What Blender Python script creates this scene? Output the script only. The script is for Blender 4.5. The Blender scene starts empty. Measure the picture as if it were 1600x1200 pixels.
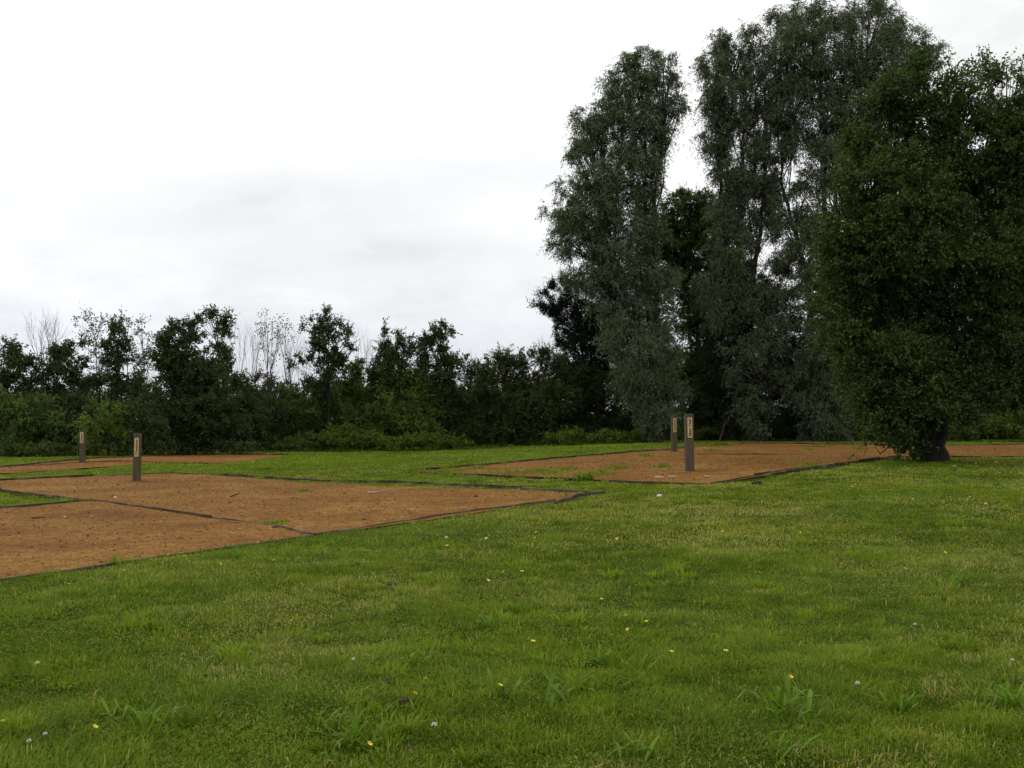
import bpy, bmesh, math, time
import numpy as np
from mathutils import Vector, Matrix
from mathutils.geometry import tessellate_polygon
T0 = time.time()
S = bpy.context.scene
C = S.collection
rad = math.radians

# ------------------------------------------------------------------ camera
F = 1650.0                       # focal length in pixels of the 1600 px wide photograph
CAM_H = 1.5
PITCH = math.atan(58 / F)
cd = bpy.data.cameras.new('camera')
cam = bpy.data.objects.new('camera', cd)
C.objects.link(cam)
cam.location = (0, 0, CAM_H)
cam.rotation_euler = (math.pi / 2 + PITCH, 0, 0)
cd.sensor_width = 36
cd.lens = 36 * F / 1600
cd.clip_start = 0.05
cd.clip_end = 6000
S.camera = cam

# ------------------------------------------------------------------ sky (overcast, bright, burnt out overhead)
SUN_EL, SUN_AZ = 52.0, -35.0     # azimuth measured from +Y (the view) towards +X
W = bpy.data.worlds.new('World')
S.world = W
W.use_nodes = True
nt = W.node_tree
nt.nodes.clear()
def N(nt, t, **kw):
    n = nt.nodes.new(t)
    for k, v in kw.items():
        setattr(n, k, v)
    return n
def math_(nt, op, a, b=None, c=None, clamp=False):
    n = N(nt, 'ShaderNodeMath', operation=op, use_clamp=clamp)
    for i, v in enumerate((a, b, c)):
        if v is None: continue
        if isinstance(v, (int, float)): n.inputs[i].default_value = v
        else: nt.links.new(v, n.inputs[i])
    return n.outputs[0]
def ramp(nt, fac, stops, interp='LINEAR'):
    r = N(nt, 'ShaderNodeValToRGB')
    r.color_ramp.interpolation = interp
    e = r.color_ramp.elements
    while len(e) < len(stops): e.new(0.5)
    for el, (p, c) in zip(e, stops):
        el.position = p
        el.color = (*c, 1) if len(c) == 3 else c
    nt.links.new(fac, r.inputs[0])
    return r.outputs[0]
def mixc(nt, fac, a, b, blend='MIX'):
    n = N(nt, 'ShaderNodeMix', data_type='RGBA', blend_type=blend)
    for s, v in ((0, fac), (6, a), (7, b)):
        if isinstance(v, (int, float)): n.inputs[s].default_value = v
        elif isinstance(v, tuple): n.inputs[s].default_value = (*v, 1)
        else: nt.links.new(v, n.inputs[s])
    return n.outputs[2]
def noise(nt, vec, scale, detail=4, rough=0.55, dist=0.0):
    n = N(nt, 'ShaderNodeTexNoise')
    n.inputs['Scale'].default_value = scale
    n.inputs['Detail'].default_value = detail
    n.inputs['Roughness'].default_value = rough
    n.inputs['Distortion'].default_value = dist
    if vec is not None: nt.links.new(vec, n.inputs['Vector'])
    return n.outputs[0]

sky = N(nt, 'ShaderNodeTexSky', sky_type='NISHITA', sun_disc=False)
sky.sun_elevation = rad(SUN_EL)
sky.sun_rotation = rad(SUN_AZ)
tc = N(nt, 'ShaderNodeTexCoord')
sep = N(nt, 'ShaderNodeSeparateXYZ')
nt.links.new(tc.outputs['Generated'], sep.inputs[0])
zc = math_(nt, 'MAXIMUM', sep.outputs[2], 0.0)
zd = math_(nt, 'ADD', zc, 0.12)
u = math_(nt, 'DIVIDE', sep.outputs[0], zd)
v = math_(nt, 'DIVIDE', sep.outputs[1], zd)
cmb = N(nt, 'ShaderNodeCombineXYZ')
nt.links.new(u, cmb.inputs[0]); nt.links.new(v, cmb.inputs[1])
mpn = N(nt, 'ShaderNodeMapping'); mpn.inputs['Scale'].default_value = (1, 1, 2.6); mpn.inputs['Location'].default_value = (.4, .1, .3)
nt.links.new(tc.outputs['Generated'], mpn.inputs[0])
n1 = noise(nt, mpn.outputs[0], 3.2, 8, 0.58, 0.35)
n2 = noise(nt, mpn.outputs[0], 9.0, 7, 0.6, 0.3)
# the grey veil of cloud left of the middle
def blob(az, el, su, sv):
    d = Vector((math.sin(rad(az)) * math.cos(rad(el)), math.cos(rad(az)) * math.cos(rad(el)), math.sin(rad(el))))
    uu, vv = d.x / (d.z + .12), d.y / (d.z + .12)
    a = math_(nt, 'DIVIDE', math_(nt, 'SUBTRACT', u, uu), su)
    b = math_(nt, 'DIVIDE', math_(nt, 'SUBTRACT', v, vv), sv)
    r2 = math_(nt, 'ADD', math_(nt, 'MULTIPLY', a, a), math_(nt, 'MULTIPLY', b, b))
    return math_(nt, 'POWER', 2.718, math_(nt, 'MULTIPLY', r2, -1.0))
b1 = blob(-13.5, 11.4, 0.5, 0.3)
b2 = blob(-6, 9.0, 0.55, 0.25)
b3 = blob(24, 17, 0.35, 0.5)
blobs = math_(nt, 'ADD', math_(nt, 'ADD', b1, b2), b3)
zs = math_(nt, 'MULTIPLY', zc, 1.0)
base = ramp(nt, zs, [(0.0, (7.2, 7.3, 8.1)), (0.05, (7.5, 7.6, 8.3)), (0.10, (8.9, 8.9, 9.3)), (0.16, (10.3, 10.3, 10.35)),
                     (0.3, (11.2, 11.2, 11.1)), (0.6, (12.5, 12.4, 12.2)), (1.0, (12.0, 11.9, 11.8))])
cl = math_(nt, 'SUBTRACT', n1, 0.5)
cl2 = math_(nt, 'SUBTRACT', n2, 0.5)
low = ramp(nt, zc, [(0.04, (.62, .62, .62)), (0.16, (.36, .36, .36)), (.35, (.2, .2, .2))])
lowv = N(nt, 'ShaderNodeRGBToBW'); nt.links.new(low, lowv.inputs[0])
k = math_(nt, 'MULTIPLY_ADD', math_(nt, 'MULTIPLY', cl, lowv.outputs[0]), 1.0, 1.02)
k = math_(nt, 'MULTIPLY_ADD', math_(nt, 'MULTIPLY', cl2, lowv.outputs[0]), 1.0, k)
k = math_(nt, 'MULTIPLY_ADD', math_(nt, 'MULTIPLY', blobs, math_(nt, 'MULTIPLY_ADD', n2, 3.2, -.95, clamp=True)), -0.24, k)
ks = N(nt, 'ShaderNodeVectorMath', operation='SCALE')
nt.links.new(base, ks.inputs[0]); nt.links.new(k, ks.inputs['Scale'])
col = mixc(nt, 0.93, sky.outputs[0], ks.outputs[0])
bg = N(nt, 'ShaderNodeBackground')
bg.inputs['Strength'].default_value = 0.1
nt.links.new(col, bg.inputs['Color'])
wo = N(nt, 'ShaderNodeOutputWorld')
nt.links.new(bg.outputs[0], wo.inputs[0])

sd = bpy.data.lights.new('sun', 'SUN')
sd.energy = 0.9
sd.angle = rad(14)
sd.color = (1.0, 0.96, 0.9)
sun = bpy.data.objects.new('sun', sd)
C.objects.link(sun)
sdir = Vector((math.sin(rad(SUN_AZ)) * math.cos(rad(SUN_EL)), math.cos(rad(SUN_AZ)) * math.cos(rad(SUN_EL)), math.sin(rad(SUN_EL))))
sun.rotation_euler = sdir.to_track_quat('Z', 'Y').to_euler()
sun.location = (-10, 10, 30)
S.view_settings.view_transform = 'Standard'
S.view_settings.look = 'None'
S.view_settings.exposure = 0.0
S.view_settings.gamma = 1.0
cy = S.cycles
cy.max_bounces = 6
cy.diffuse_bounces = 3
cy.glossy_bounces = 2
cy.transmission_bounces = 3
cy.transparent_max_bounces = 4
cy.sample_clamp_indirect = 4

# ------------------------------------------------------------------ helpers
rng = np.random.default_rng(7)
def sstep(x): x = np.clip(x, 0, 1); return x * x * (3 - 2 * x)
def _h(ix, iy, iz, s):
    h = (ix.astype(np.int64) * 374761393 + iy.astype(np.int64) * 668265263 + iz.astype(np.int64) * 2147483647 + s * 974634777) & 0xffffffff
    h = ((h ^ (h >> 13)) * 1274126177) & 0xffffffff
    return ((h ^ (h >> 16)) & 0xffff) / 65535.0
def vn2(x, y, s=0):
    x = np.asarray(x, float); y = np.asarray(y, float)
    ix, iy = np.floor(x), np.floor(y)
    fx, fy = sstep(x - ix), sstep(y - iy)
    ix = ix.astype(np.int64); iy = iy.astype(np.int64); z = np.zeros_like(ix)
    a = _h(ix, iy, z, s); b = _h(ix + 1, iy, z, s); c = _h(ix, iy + 1, z, s); d = _h(ix + 1, iy + 1, z, s)
    return (a * (1 - fx) + b * fx) * (1 - fy) + (c * (1 - fx) + d * fx) * fy
def fbm(x, y, s=0, o=3):
    t = 0; a = 0.5; n = 0
    for i in range(o):
        t = t + a * vn2(np.asarray(x) * 2 ** i + 17.3 * i, np.asarray(y) * 2 ** i - 9.1 * i, s + i); n += a; a *= .5
    return t / n
def g(x, y):
    """height of the ground"""
    x = np.asarray(x, float); y = np.asarray(y, float)
    z = 0.42 * sstep((x + 6) / 14) * sstep((y - 8) / 14)
    near = np.exp(-(y / 200.0) ** 2)
    return z + near * (0.05 * (fbm(x * .25, y * .25, 3, 2) - .5) + 0.022 * (fbm(x * 1.7, y * 1.7, 5, 2) - .5))
cp, sp = math.cos(PITCH), math.sin(PITCH)
def ray(px, py):
    uu, vv = (px - 800) / F, (600 - py) / F
    return Vector((uu, cp - vv * sp, sp + vv * cp))
def at(px, py, Y):
    """the point seen at photo pixel px, py at distance Y"""
    d = ray(px, py)
    return Vector((0, 0, CAM_H)) + d * (Y / d.y)
def G(px, py):
    """the point of the ground seen at a photo pixel"""
    d = ray(px, py); lo, hi = 1.0, 400.0
    for _ in range(60):
        m = (lo + hi) / 2
        p = Vector((0, 0, CAM_H)) + d * (m / d.y)
        if p.z > float(g(p.x, p.y)): lo = m
        else: hi = m
    return Vector((0, 0, CAM_H)) + d * (hi / d.y)

def mesh_np(name, verts, loops, starts, attrs=None, smooth=False, domain='FACE'):
    me = bpy.data.meshes.new(name)
    me.vertices.add(len(verts)); me.vertices.foreach_set('co', np.ascontiguousarray(verts, dtype=np.float32).ravel())
    me.loops.add(len(loops)); me.loops.foreach_set('vertex_index', np.ascontiguousarray(loops, dtype=np.int32))
    me.polygons.add(len(starts)); me.polygons.foreach_set('loop_start', np.ascontiguousarray(starts, dtype=np.int32))
    for k_, v_ in (attrs or {}).items():
        a = me.attributes.new(k_, 'FLOAT', domain); a.data.foreach_set('value', np.ascontiguousarray(v_, dtype=np.float32))
    me.update(calc_edges=True)
    if smooth: me.polygons.foreach_set('use_smooth', np.ones(len(starts), bool))
    return me
def link(name, me, mat_, parent=None, smooth=False):
    o = bpy.data.objects.new(name, me)
    if mat_: me.materials.append(mat_)
    C.objects.link(o)
    if parent: o.parent = parent
    return o
def tag(o, label=None, cat=None, group=None, kind=None):
    if label: o['label'] = label
    if cat: o['category'] = cat
    if group: o['group'] = group
    if kind: o['kind'] = kind
    return o
def empty(name, loc, label, cat, group=None, rz=0):
    o = bpy.data.objects.new(name, None); C.objects.link(o)
    o.location = loc; o.rotation_euler = (0, 0, rz); o.empty_display_size = .2
    return tag(o, label, cat, group)
def unit(a): return a / np.maximum(np.linalg.norm(a, axis=-1, keepdims=True), 1e-9)
def rdir(n, r=None):
    return unit((r or rng).normal(size=(n, 3)))

class Sticks:
    """tapering round sticks collected into one mesh"""
    def __init__(s): s.a = []
    def add(s, p0, p1, r0, r1, d0=None, d1=None):
        p0 = np.atleast_2d(p0); p1 = np.atleast_2d(p1)
        n = len(p0); d = unit(p1 - p0)
        s.a.append((p0, p1, np.broadcast_to(r0, n).astype(float), np.broadcast_to(r1, n).astype(float), d if d0 is None else d0, d if d1 is None else d1))
    def tube(s, pts, r):
        pts = np.array(pts); d = unit(pts[1:] - pts[:-1])
        t = unit(np.concatenate([d[:1], d[1:] + d[:-1], d[-1:]]))
        s.add(pts[:-1], pts[1:], r[:-1], r[1:], t[:-1], t[1:])
    def path(s, pts, r0, r1, pw=1.0):
        pts = np.array(pts); n = len(pts) - 1
        t = (np.arange(n + 1) / n) ** pw
        r = r0 + (r1 - r0) * t
        s.tube(pts, r)
    def build(s, name, k, mat_, parent, origin=(0, 0, 0), kbig=10, rbig=.05):
        p0 = np.concatenate([a[0] for a in s.a]); p1 = np.concatenate([a[1] for a in s.a])
        r0 = np.concatenate([a[2] for a in s.a]); r1 = np.concatenate([a[3] for a in s.a]); D0 = np.concatenate([a[4] for a in s.a]); D1 = np.concatenate([a[5] for a in s.a])
        big = np.maximum(r0, r1) > rbig
        V = []; L = []; ST = []; off = 0; lo = 0
        for m, kk in ((big, kbig), (~big, k)):
            n = int(m.sum())
            if not n: continue
            a, b, ra, rb = p0[m], p1[m], r0[m], r1[m]
            ref = np.tile(np.array([[.31, .95, .05]]), (n, 1))
            an = np.arange(kk) / kk * 2 * np.pi
            def ring(d):
                x = unit(np.cross(d, ref)); y = np.cross(d, x)
                return x[:, None, :] * np.cos(an)[None, :, None] + y[:, None, :] * np.sin(an)[None, :, None]
            va = a[:, None, :] + ring(D0[m]) * ra[:, None, None]; vb = b[:, None, :] + ring(D1[m]) * rb[:, None, None]
            V.append(np.concatenate([va, vb], 1).reshape(-1, 3))
            i = np.arange(kk); j = (i + 1) % kk
            q = np.stack([i, j, j + kk, i + kk], 1).ravel()
            L.append((q[None, :] + (np.arange(n) * 2 * kk)[:, None]).ravel() + off)
            ST.append(np.arange(n * kk) * 4 + lo)
            off += n * 2 * kk; lo += n * kk * 4
        V = np.concatenate(V) - np.array(origin)[None]
        me = mesh_np(name, V, np.concatenate(L), np.concatenate(ST), smooth=True)
        return link(name, me, mat_, parent)

# ------------------------------------------------------------------ materials
def newmat(name):
    m = bpy.data.materials.new(name); m.use_nodes = True
    nt = m.node_tree; nt.nodes.clear()
    out = N(nt, 'ShaderNodeOutputMaterial')
    return m, nt, out
def attr(nt, name):
    a = N(nt, 'ShaderNodeAttribute'); a.attribute_name = name
    return a.outputs['Fac']
def leafmat(name, dark, light, back=None, transl=.3, rough=.5, spec=.3, third=None):
    spec *= .35; rough = max(rough, .55)
    m, nt, out = newmat(name)
    t = attr(nt, 'tone')
    st = [(0.0, dark), (0.8, light)] + ([(1.0, third)] if third else [])
    c = ramp(nt, t, st)
    if back:
        geo = N(nt, 'ShaderNodeNewGeometry')
        c = mixc(nt, geo.outputs['Backfacing'], c, back)
    p = N(nt, 'ShaderNodeBsdfPrincipled')
    nt.links.new(c, p.inputs['Base Color'])
    p.inputs['Roughness'].default_value = rough
    p.inputs['Specular IOR Level'].default_value = spec
    tr = N(nt, 'ShaderNodeBsdfTranslucent')
    c2 = mixc(nt, 1.0, c, (1.3, 1.3, .5), 'MULTIPLY')
    nt.links.new(c2, tr.inputs['Color'])
    mx = N(nt, 'ShaderNodeMixShader'); mx.inputs[0].default_value = transl
    nt.links.new(p.outputs[0], mx.inputs[1]); nt.links.new(tr.outputs[0], mx.inputs[2])
    nt.links.new(mx.outputs[0], out.inputs[0])
    return m
def surf(name, stops, scale, detail=5, rough=.9, bump=.0, bscale=None, stretch=(1, 1, 1), second=None, spec=.2):
    m, nt, out = newmat(name)
    tcn = N(nt, 'ShaderNodeTexCoord'); mp = N(nt, 'ShaderNodeMapping')
    mp.inputs['Scale'].default_value = stretch
    nt.links.new(tcn.outputs['Object'], mp.inputs[0])
    n = noise(nt, mp.outputs[0], scale, detail, .6)
    c = ramp(nt, n, stops)
    if second:
        n3 = noise(nt, mp.outputs[0], second[0], 3, .6)
        f = ramp(nt, n3, [(second[1], (0, 0, 0)), (second[2], (1, 1, 1))])
        c = mixc(nt, f, c, second[3])
    p = N(nt, 'ShaderNodeBsdfPrincipled')
    nt.links.new(c, p.inputs['Base Color'])
    p.inputs['Roughness'].default_value = rough
    p.inputs['Specular IOR Level'].default_value = spec
    if bump:
        nb = noise(nt, mp.outputs[0], bscale or scale * 2, 4, .65)
        b = N(nt, 'ShaderNodeBump'); b.inputs['Strength'].default_value = 1; b.inputs['Distance'].default_value = bump
        nt.links.new(nb, b.inputs['Height']); nt.links.new(b.outputs[0], p.inputs['Normal'])
    nt.links.new(p.outputs[0], out.inputs[0])
    return m

M = {}
M['willow'] = leafmat('willow_leaf', (.028, .044, .018), (.105, .142, .068), (.13, .165, .095), .24, .5, .35)
M['near'] = leafmat('broad_leaf', (.017, .037, .008), (.079, .125, .021), (.065, .102, .032), .3, .45, .4, (.20, .24, .03))
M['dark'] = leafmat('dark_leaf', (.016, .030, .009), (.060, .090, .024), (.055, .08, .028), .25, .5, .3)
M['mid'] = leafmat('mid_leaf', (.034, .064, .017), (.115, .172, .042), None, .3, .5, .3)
M['light'] = leafmat('light_leaf', (.050, .090, .018), (.15, .22, .045), None, .35, .5, .3)
M['olive'] = leafmat('hawthorn_leaf', (.030, .046, .014), (.10, .128, .040), None, .25, .5, .3)
M['pine'] = leafmat('pine_needle', (.010, .018, .010), (.026, .040, .022), None, .1, .5, .3)
M['bramble'] = leafmat('bramble_leaf', (.035, .062, .006), (.125, .17, .018), (.10, .14, .02), .3, .5, .3, (.20, .22, .06))
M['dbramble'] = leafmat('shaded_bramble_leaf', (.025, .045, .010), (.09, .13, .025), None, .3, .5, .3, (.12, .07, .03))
M['brownish'] = leafmat('birch_leaf', (.04, .05, .022), (.085, .095, .045), None, .3, .5, .3)
M['grass'] = leafmat('grass_blade', (.064, .114, .010), (.208, .288, .030), None, .35, .5, .12, (.50, .39, .18))
M['weed'] = leafmat('weed_leaf', (.056, .116, .008), (.135, .232, .018), None, .3, .42, .3)
M['clover'] = leafmat('clover_leaf', (.04, .085, .006), (.10, .16, .014), None, .3, .5, .15)
M['bark'] = surf('bark', [(0.3, (.012, .010, .008)), (.7, (.036, .031, .025))], 6, bump=.02, stretch=(3, 3, .6))
M['greybark'] = surf('grey_bark', [(0.3, (.03, .026, .023)), (.7, (.08, .07, .062))], 8, bump=.01, stretch=(2, 2, .6))
M['soil'] = surf('turf_soil', [(.3, (.022, .030, .004)), (.5, (.035, .048, .006)), (.7, (.05, .055, .010))], 1.3, 8, bump=.02, bscale=14,
                 second=(5, .55, .75, (.06, .05, .02)), spec=0)
M['post'] = surf('weathered_post', [(.25, (.045, .036, .022)), (.55, (.095, .076, .052)), (.8, (.14, .115, .085))], 5, 6, bump=.004, stretch=(5, 5, .5),
                 second=(2.5, .5, .75, (.06, .065, .028)))
M['plate'] = surf('name_plate', [(.3, (.42, .30, .14)), (.7, (.60, .45, .24))], 9, 4, rough=.5, spec=.4)
M['letter'] = surf('engraved_letter', [(.3, (.05, .03, .012)), (.7, (.09, .055, .02))], 20)
M['timber'] = surf('edging_timber', [(.3, (.02, .015, .010)), (.5, (.06, .042, .027)), (.68, (.15, .11, .072))], 1.8, 6, bump=.006, stretch=(1, 1, 1))
M['timbertop'] = M['timber']
M['yellow'] = surf('buttercup_petal', [(.3, (.75, .48, .01)), (.7, (.85, .62, .02))], 30, rough=.35, spec=.6)
M['white'] = surf('white_petal', [(.3, (.62, .60, .55)), (.7, (.8, .78, .74))], 40, rough=.7)
M['stem'] = surf('stem_green', [(.3, (.06, .11, .02)), (.7, (.09, .15, .03))], 10)
M['clod'] = surf('bare_soil', [(.3, (.025, .016, .010)), (.7, (.07, .045, .03))], 14, bump=.02)
M['twig'] = surf('dead_twig', [(.3, (.10, .08, .06)), (.7, (.2, .17, .13))], 8)
M['paletwig'] = surf('pale_twig', [(.3, (.35, .27, .18)), (.7, (.5, .4, .3))], 8)
M['stone'] = surf('pale_stone', [(.3, (.4, .38, .35)), (.7, (.62, .6, .57))], 15)

def gravel(name, warm=1.0):
    m, nt, out = newmat(name)
    tcn = N(nt, 'ShaderNodeTexCoord')
    o = tcn.outputs['Object']
    big = noise(nt, o, .55, 6, .6, .5)
    c = ramp(nt, big, [(.3, (.132, .054, .008)), (.5, (.192, .091, .015)), (.72, (.25, .134, .031))])
    vor = N(nt, 'ShaderNodeTexVoronoi'); vor.inputs['Scale'].default_value = 48
    nt.links.new(o, vor.inputs['Vector'])
    cs = N(nt, 'ShaderNodeSeparateColor'); nt.links.new(vor.outputs['Color'], cs.inputs[0])
    chip = ramp(nt, cs.outputs[0], [(0.0, (.6, .54, .5)), (.25, (.85, .8, .76)), (.7, (1.05, 1.05, 1.0)), (.93, (1.25, 1.3, 1.3)), (1.0, (1.7, 1.9, 2.0))])
    c = mixc(nt, 1.0, c, chip, 'MULTIPLY')
    med = noise(nt, o, 5, 5, .65)
    c = mixc(nt, 1.0, c, ramp(nt, med, [(.3, (.70, .64, .60)), (.65, (1.16, 1.16, 1.16))]), 'MULTIPLY')
    p = N(nt, 'ShaderNodeBsdfPrincipled'); p.inputs['Roughness'].default_value = .95; p.inputs['Specular IOR Level'].default_value = .15
    nt.links.new(c, p.inputs['Base Color'])
    h = math_(nt, 'ADD', math_(nt, 'MULTIPLY', vor.outputs['Distance'], -.6), math_(nt, 'MULTIPLY', med, .8))
    b = N(nt, 'ShaderNodeBump'); b.inputs['Distance'].default_value = .018
    nt.links.new(h, b.inputs['Height']); nt.links.new(b.outputs[0], p.inputs['Normal'])
    nt.links.new(p.outputs[0], out.inputs[0])
    return m
M['gravel'] = gravel('red_gravel')
def chipmat():
    m, nt, out = newmat('gravel_chip')
    c = ramp(nt, attr(nt, 'tone'), [(0, (.06, .025, .004)), (.4, (.185, .085, .016)), (.85, (.28, .150, .044)), (1, (.42, .30, .17))])
    p = N(nt, 'ShaderNodeBsdfPrincipled'); p.inputs['Roughness'].default_value = .9; p.inputs['Specular IOR Level'].default_value = .2
    nt.links.new(c, p.inputs['Base Color']); nt.links.new(p.outputs[0], out.inputs[0])
    return m
M['chip'] = chipmat()

# ------------------------------------------------------------------ ground
def axis(lo, hi, step, far):
    a = list(np.arange(lo, hi + 1e-6, step)); s = step
    x = hi
    while x < far: s *= 1.35; x += s; a.append(x)
    x = lo; s = step
    while x > -far: s *= 1.35; x -= s; a.insert(0, x)
    return np.array(a)
# gravel beds: convex pieces given by their corners in the photograph, laid on the ground
BEDS = {
    'gravel_bed': [
        [(-87, 756), (270, 740), (145, 783.5)],
        [(270, 740), (940, 772), (490, 838), (145, 783.5)],
        [(145, 783.5), (490, 838), (200, 880), (0, 908), (-300, 951), (-300, 823), (0, 796)]],
    'far_gravel_bed': [
        [(-120, 740), (125, 719), (275, 711), (270, 723.5), (0, 741), (-120, 748.5)],
        [(275, 711), (453, 712), (350, 725), (270, 723.5)]],
    'wide_gravel_bed': [
        [(638, 738), (860, 718), (1050, 703), (1160, 693.5), (1330, 695), (1305, 727), (1180, 746.5), (1110, 757), (900, 750)],
        [(1330, 695), (1480, 697), (1477, 714), (1400, 713.5)], [(1330, 695), (1400, 713.5), (1305, 727)],
        [(1480, 697), (1900, 691), (1900, 712), (1477, 714)]],
}
POLYS = []
def lift(x, y):   # small heaps and footmarks in the loose gravel
    return 0.012 + 0.05 * (fbm(x * .9, y * .9, 31, 3) - .45) * (fbm(x * .9, y * .9, 31, 3) > .45) + 0.006 * fbm(x * 6, y * 6, 37, 2)
for name, pieces in BEDS.items():
    allv = []; alll = []; alls = []; off = 0; lo = 0
    tris = []
    for pc in pieces:
        w = [G(*p) for p in pc]
        tris += [[w[i_] for i_ in t_] for t_ in tessellate_polygon([[Vector((p.x, p.y, 0)) for p in w]])]
    for w in tris:
        POLYS.append(np.array([(p.x, p.y) for p in w]))
        step = .16 if name == 'gravel_bed' else .3
        x0, x1 = min(p.x for p in w), max(p.x for p in w); y0, y1 = min(p.y for p in w), max(p.y for p in w)
        bm = bmesh.new()
        nxs, nys = int((x1 - x0) / step) + 2, int((y1 - y0) / step) + 2
        gx = np.linspace(x0, x1, nxs); gy = np.linspace(y0, y1, nys)
        vv = [[bm.verts.new((a, b, 0)) for a in gx] for b in gy]
        for r_ in range(nys - 1):
            for c_ in range(nxs - 1):
                bm.faces.new((vv[r_][c_], vv[r_][c_ + 1], vv[r_ + 1][c_ + 1], vv[r_ + 1][c_]))
        cx = sum(p.x for p in w) / len(w); cyy = sum(p.y for p in w) / len(w)
        for a, b in zip(w, w[1:] + w[:1]):
            nrm = Vector((b.y - a.y, a.x - b.x, 0)).normalized()
            if nrm.dot(Vector((cx - a.x, cyy - a.y, 0))) > 0: nrm = -nrm
            bmesh.ops.bisect_plane(bm, geom=bm.verts[:] + bm.edges[:] + bm.faces[:], plane_co=(a.x, a.y, 0), plane_no=nrm, clear_outer=True)
        bm.verts.ensure_lookup_table(); bm.verts.index_update()
        P = np.array([v_.co[:] for v_ in bm.verts])
        P[:, 2] = g(P[:, 0], P[:, 1]) + lift(P[:, 0], P[:, 1])
        for f in bm.faces:
            alls.append(lo); alll.extend(v_.index + off for v_ in f.verts); lo += len(f.verts)
        allv.append(P); off += len(P)
        bm.free()
    me = mesh_np(name, np.concatenate(allv), np.array(alll), np.array(alls), smooth=True)
    tag(link(name, me, M['gravel']), kind='structure')
def inside(x, y, polys=None):
    r = np.zeros(x.shape, bool)
    for P in (polys or POLYS):
        a = P; b = np.roll(P, -1, 0)
        sgn = np.sign(np.sum(a[:, 0] * b[:, 1] - b[:, 0] * a[:, 1]))
        k_ = np.ones(x.shape, bool)
        for (ax, ay), (bx, by) in zip(a, b):
            k_ &= ((bx - ax) * (y - ay) - (by - ay) * (x - ax)) * sgn > 0
        r |= k_
    return r

xs, ys = axis(-34, 34, .3, 2500), axis(-3, 68, .3, 2500)
X, Y = np.meshgrid(xs, ys)
V = np.stack([X, Y, g(X, Y) - .07 * inside(X, Y)], -1).reshape(-1, 3)     # the beds are dug in a little
nx, ny = len(xs), len(ys)
i, j = np.meshgrid(np.arange(nx - 1), np.arange(ny - 1))
q = (j * nx + i).ravel()
me = mesh_np('ground', V, np.stack([q, q + 1, q + nx + 1, q + nx], 1).ravel(), np.arange(len(q)) * 4, smooth=True)
tag(link('ground', me, M['soil']), kind='structure')

# loose chips on the gravel
n = 180000
yy = np.sqrt(rng.uniform(9 ** 2, 40 ** 2, n)); xx = yy * rng.uniform(-.72, .72, n)
k_ = inside(xx, yy); xx, yy = xx[k_], yy[k_]; n = len(xx)
sz = rng.gamma(3, .0035, n) + .004
zz = g(xx, yy) + lift(xx, yy)
ctr = np.stack([xx, yy, zz], 1)
tet = rdir(n * 4).reshape(n, 4, 3) * sz[:, None, None] * np.array([1.2, 1.2, .7])
Vt = (ctr[:, None, :] + tet).reshape(-1, 3)
fi = np.array([0, 1, 2, 0, 3, 1, 1, 3, 2, 2, 3, 0])
lp = (fi[None] + (np.arange(n) * 4)[:, None]).ravel()
tn = np.repeat(np.clip(rng.beta(2, 2.2, n) + (rng.random(n) < .03) * .6, 0, 1), 4)
me = mesh_np('loose_gravel', Vt, lp, np.arange(n * 4) * 3, {'tone': tn})
tag(link('loose_gravel', me, M['chip']), 'loose orange brown gravel chips scattered over the beds', 'gravel', kind='stuff')

# ------------------------------------------------------------------ timber edging
def edging(px_pts, label, h=.05, th=.045, skip=()):
    pts = [G(*p) for p in px_pts]
    root = empty('timber_edging', pts[0], label, 'edging', 'timber edgings of the gravel beds')
    r = np.random.default_rng(int(abs(px_pts[0][0] * 7 + px_pts[0][1])))
    for a, b in zip(pts, pts[1:]):
        d = Vector((b.x - a.x, b.y - a.y)); L = d.length; d.normalize(); nn = Vector((-d.y, d.x))
        nb = max(1, round(L / 2.6)); seg = L / nb
        for q_ in range(nb):
            s0, s1 = q_ * seg + .006, (q_ + 1) * seg - .006
            hh = h * r.uniform(.65, 1.25); tilt = r.uniform(-.02, .02); sink = r.uniform(-.3, .3) * h
            m_ = 7
            vs = []; fs = []
            for t_ in range(m_ + 1):
                s_ = s0 + (s1 - s0) * t_ / m_
                x, y = a.x + d.x * s_, a.y + d.y * s_
                z = float(g(x, y)) + (r.uniform(-.004, .004)) + sink * (t_ / m_ - .5)
                o_ = nn * (th / 2)
                for (sx, zz_) in ((-1, -.05), (1, -.05), (1, hh - .006), (.8, hh), (-.8, hh), (-1, hh - .006)):
                    vs.append((x + o_.x * sx + nn.x * tilt * (zz_ > 0), y + o_.y * sx + nn.y * tilt * (zz_ > 0), z + zz_))
            for t_ in range(m_):
                for e in range(6):
                    A = t_ * 6 + e; B = t_ * 6 + (e + 1) % 6
                    fs.append((A, B, B + 6, A + 6))
            fs.append(tuple(range(6))[::-1]); fs.append(tuple(m_ * 6 + e for e in range(6)))
            mm = bpy.data.meshes.new('board'); mm.from_pydata([Vector(v_) - pts[0] for v_ in vs], [], fs); mm.update()
            link('board', mm, M['timber'], root)
edging([(270, 740), (620, 755.5), (940, 772)], 'dark timber edging along the back of the nearest gravel bed, running to its right tip', .06)
edging([(270, 740), (0, 752), (-87, 756)], 'dark timber edging behind the near left post, at the back left of the gravel bed', .06)
edging([(944, 772), (905, 777), (868, 789)], 'thick dark timber at the right tip of the nearest gravel bed', .055, .05)
edging([(868, 784), (700, 805), (490, 838)], 'half buried timber edging along the near right side of the nearest gravel bed', .04)
edging([(490, 838), (200, 880), (0, 908), (-300, 951)], 'grass covered timber edging at the near side of the front gravel bed', .025)
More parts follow.
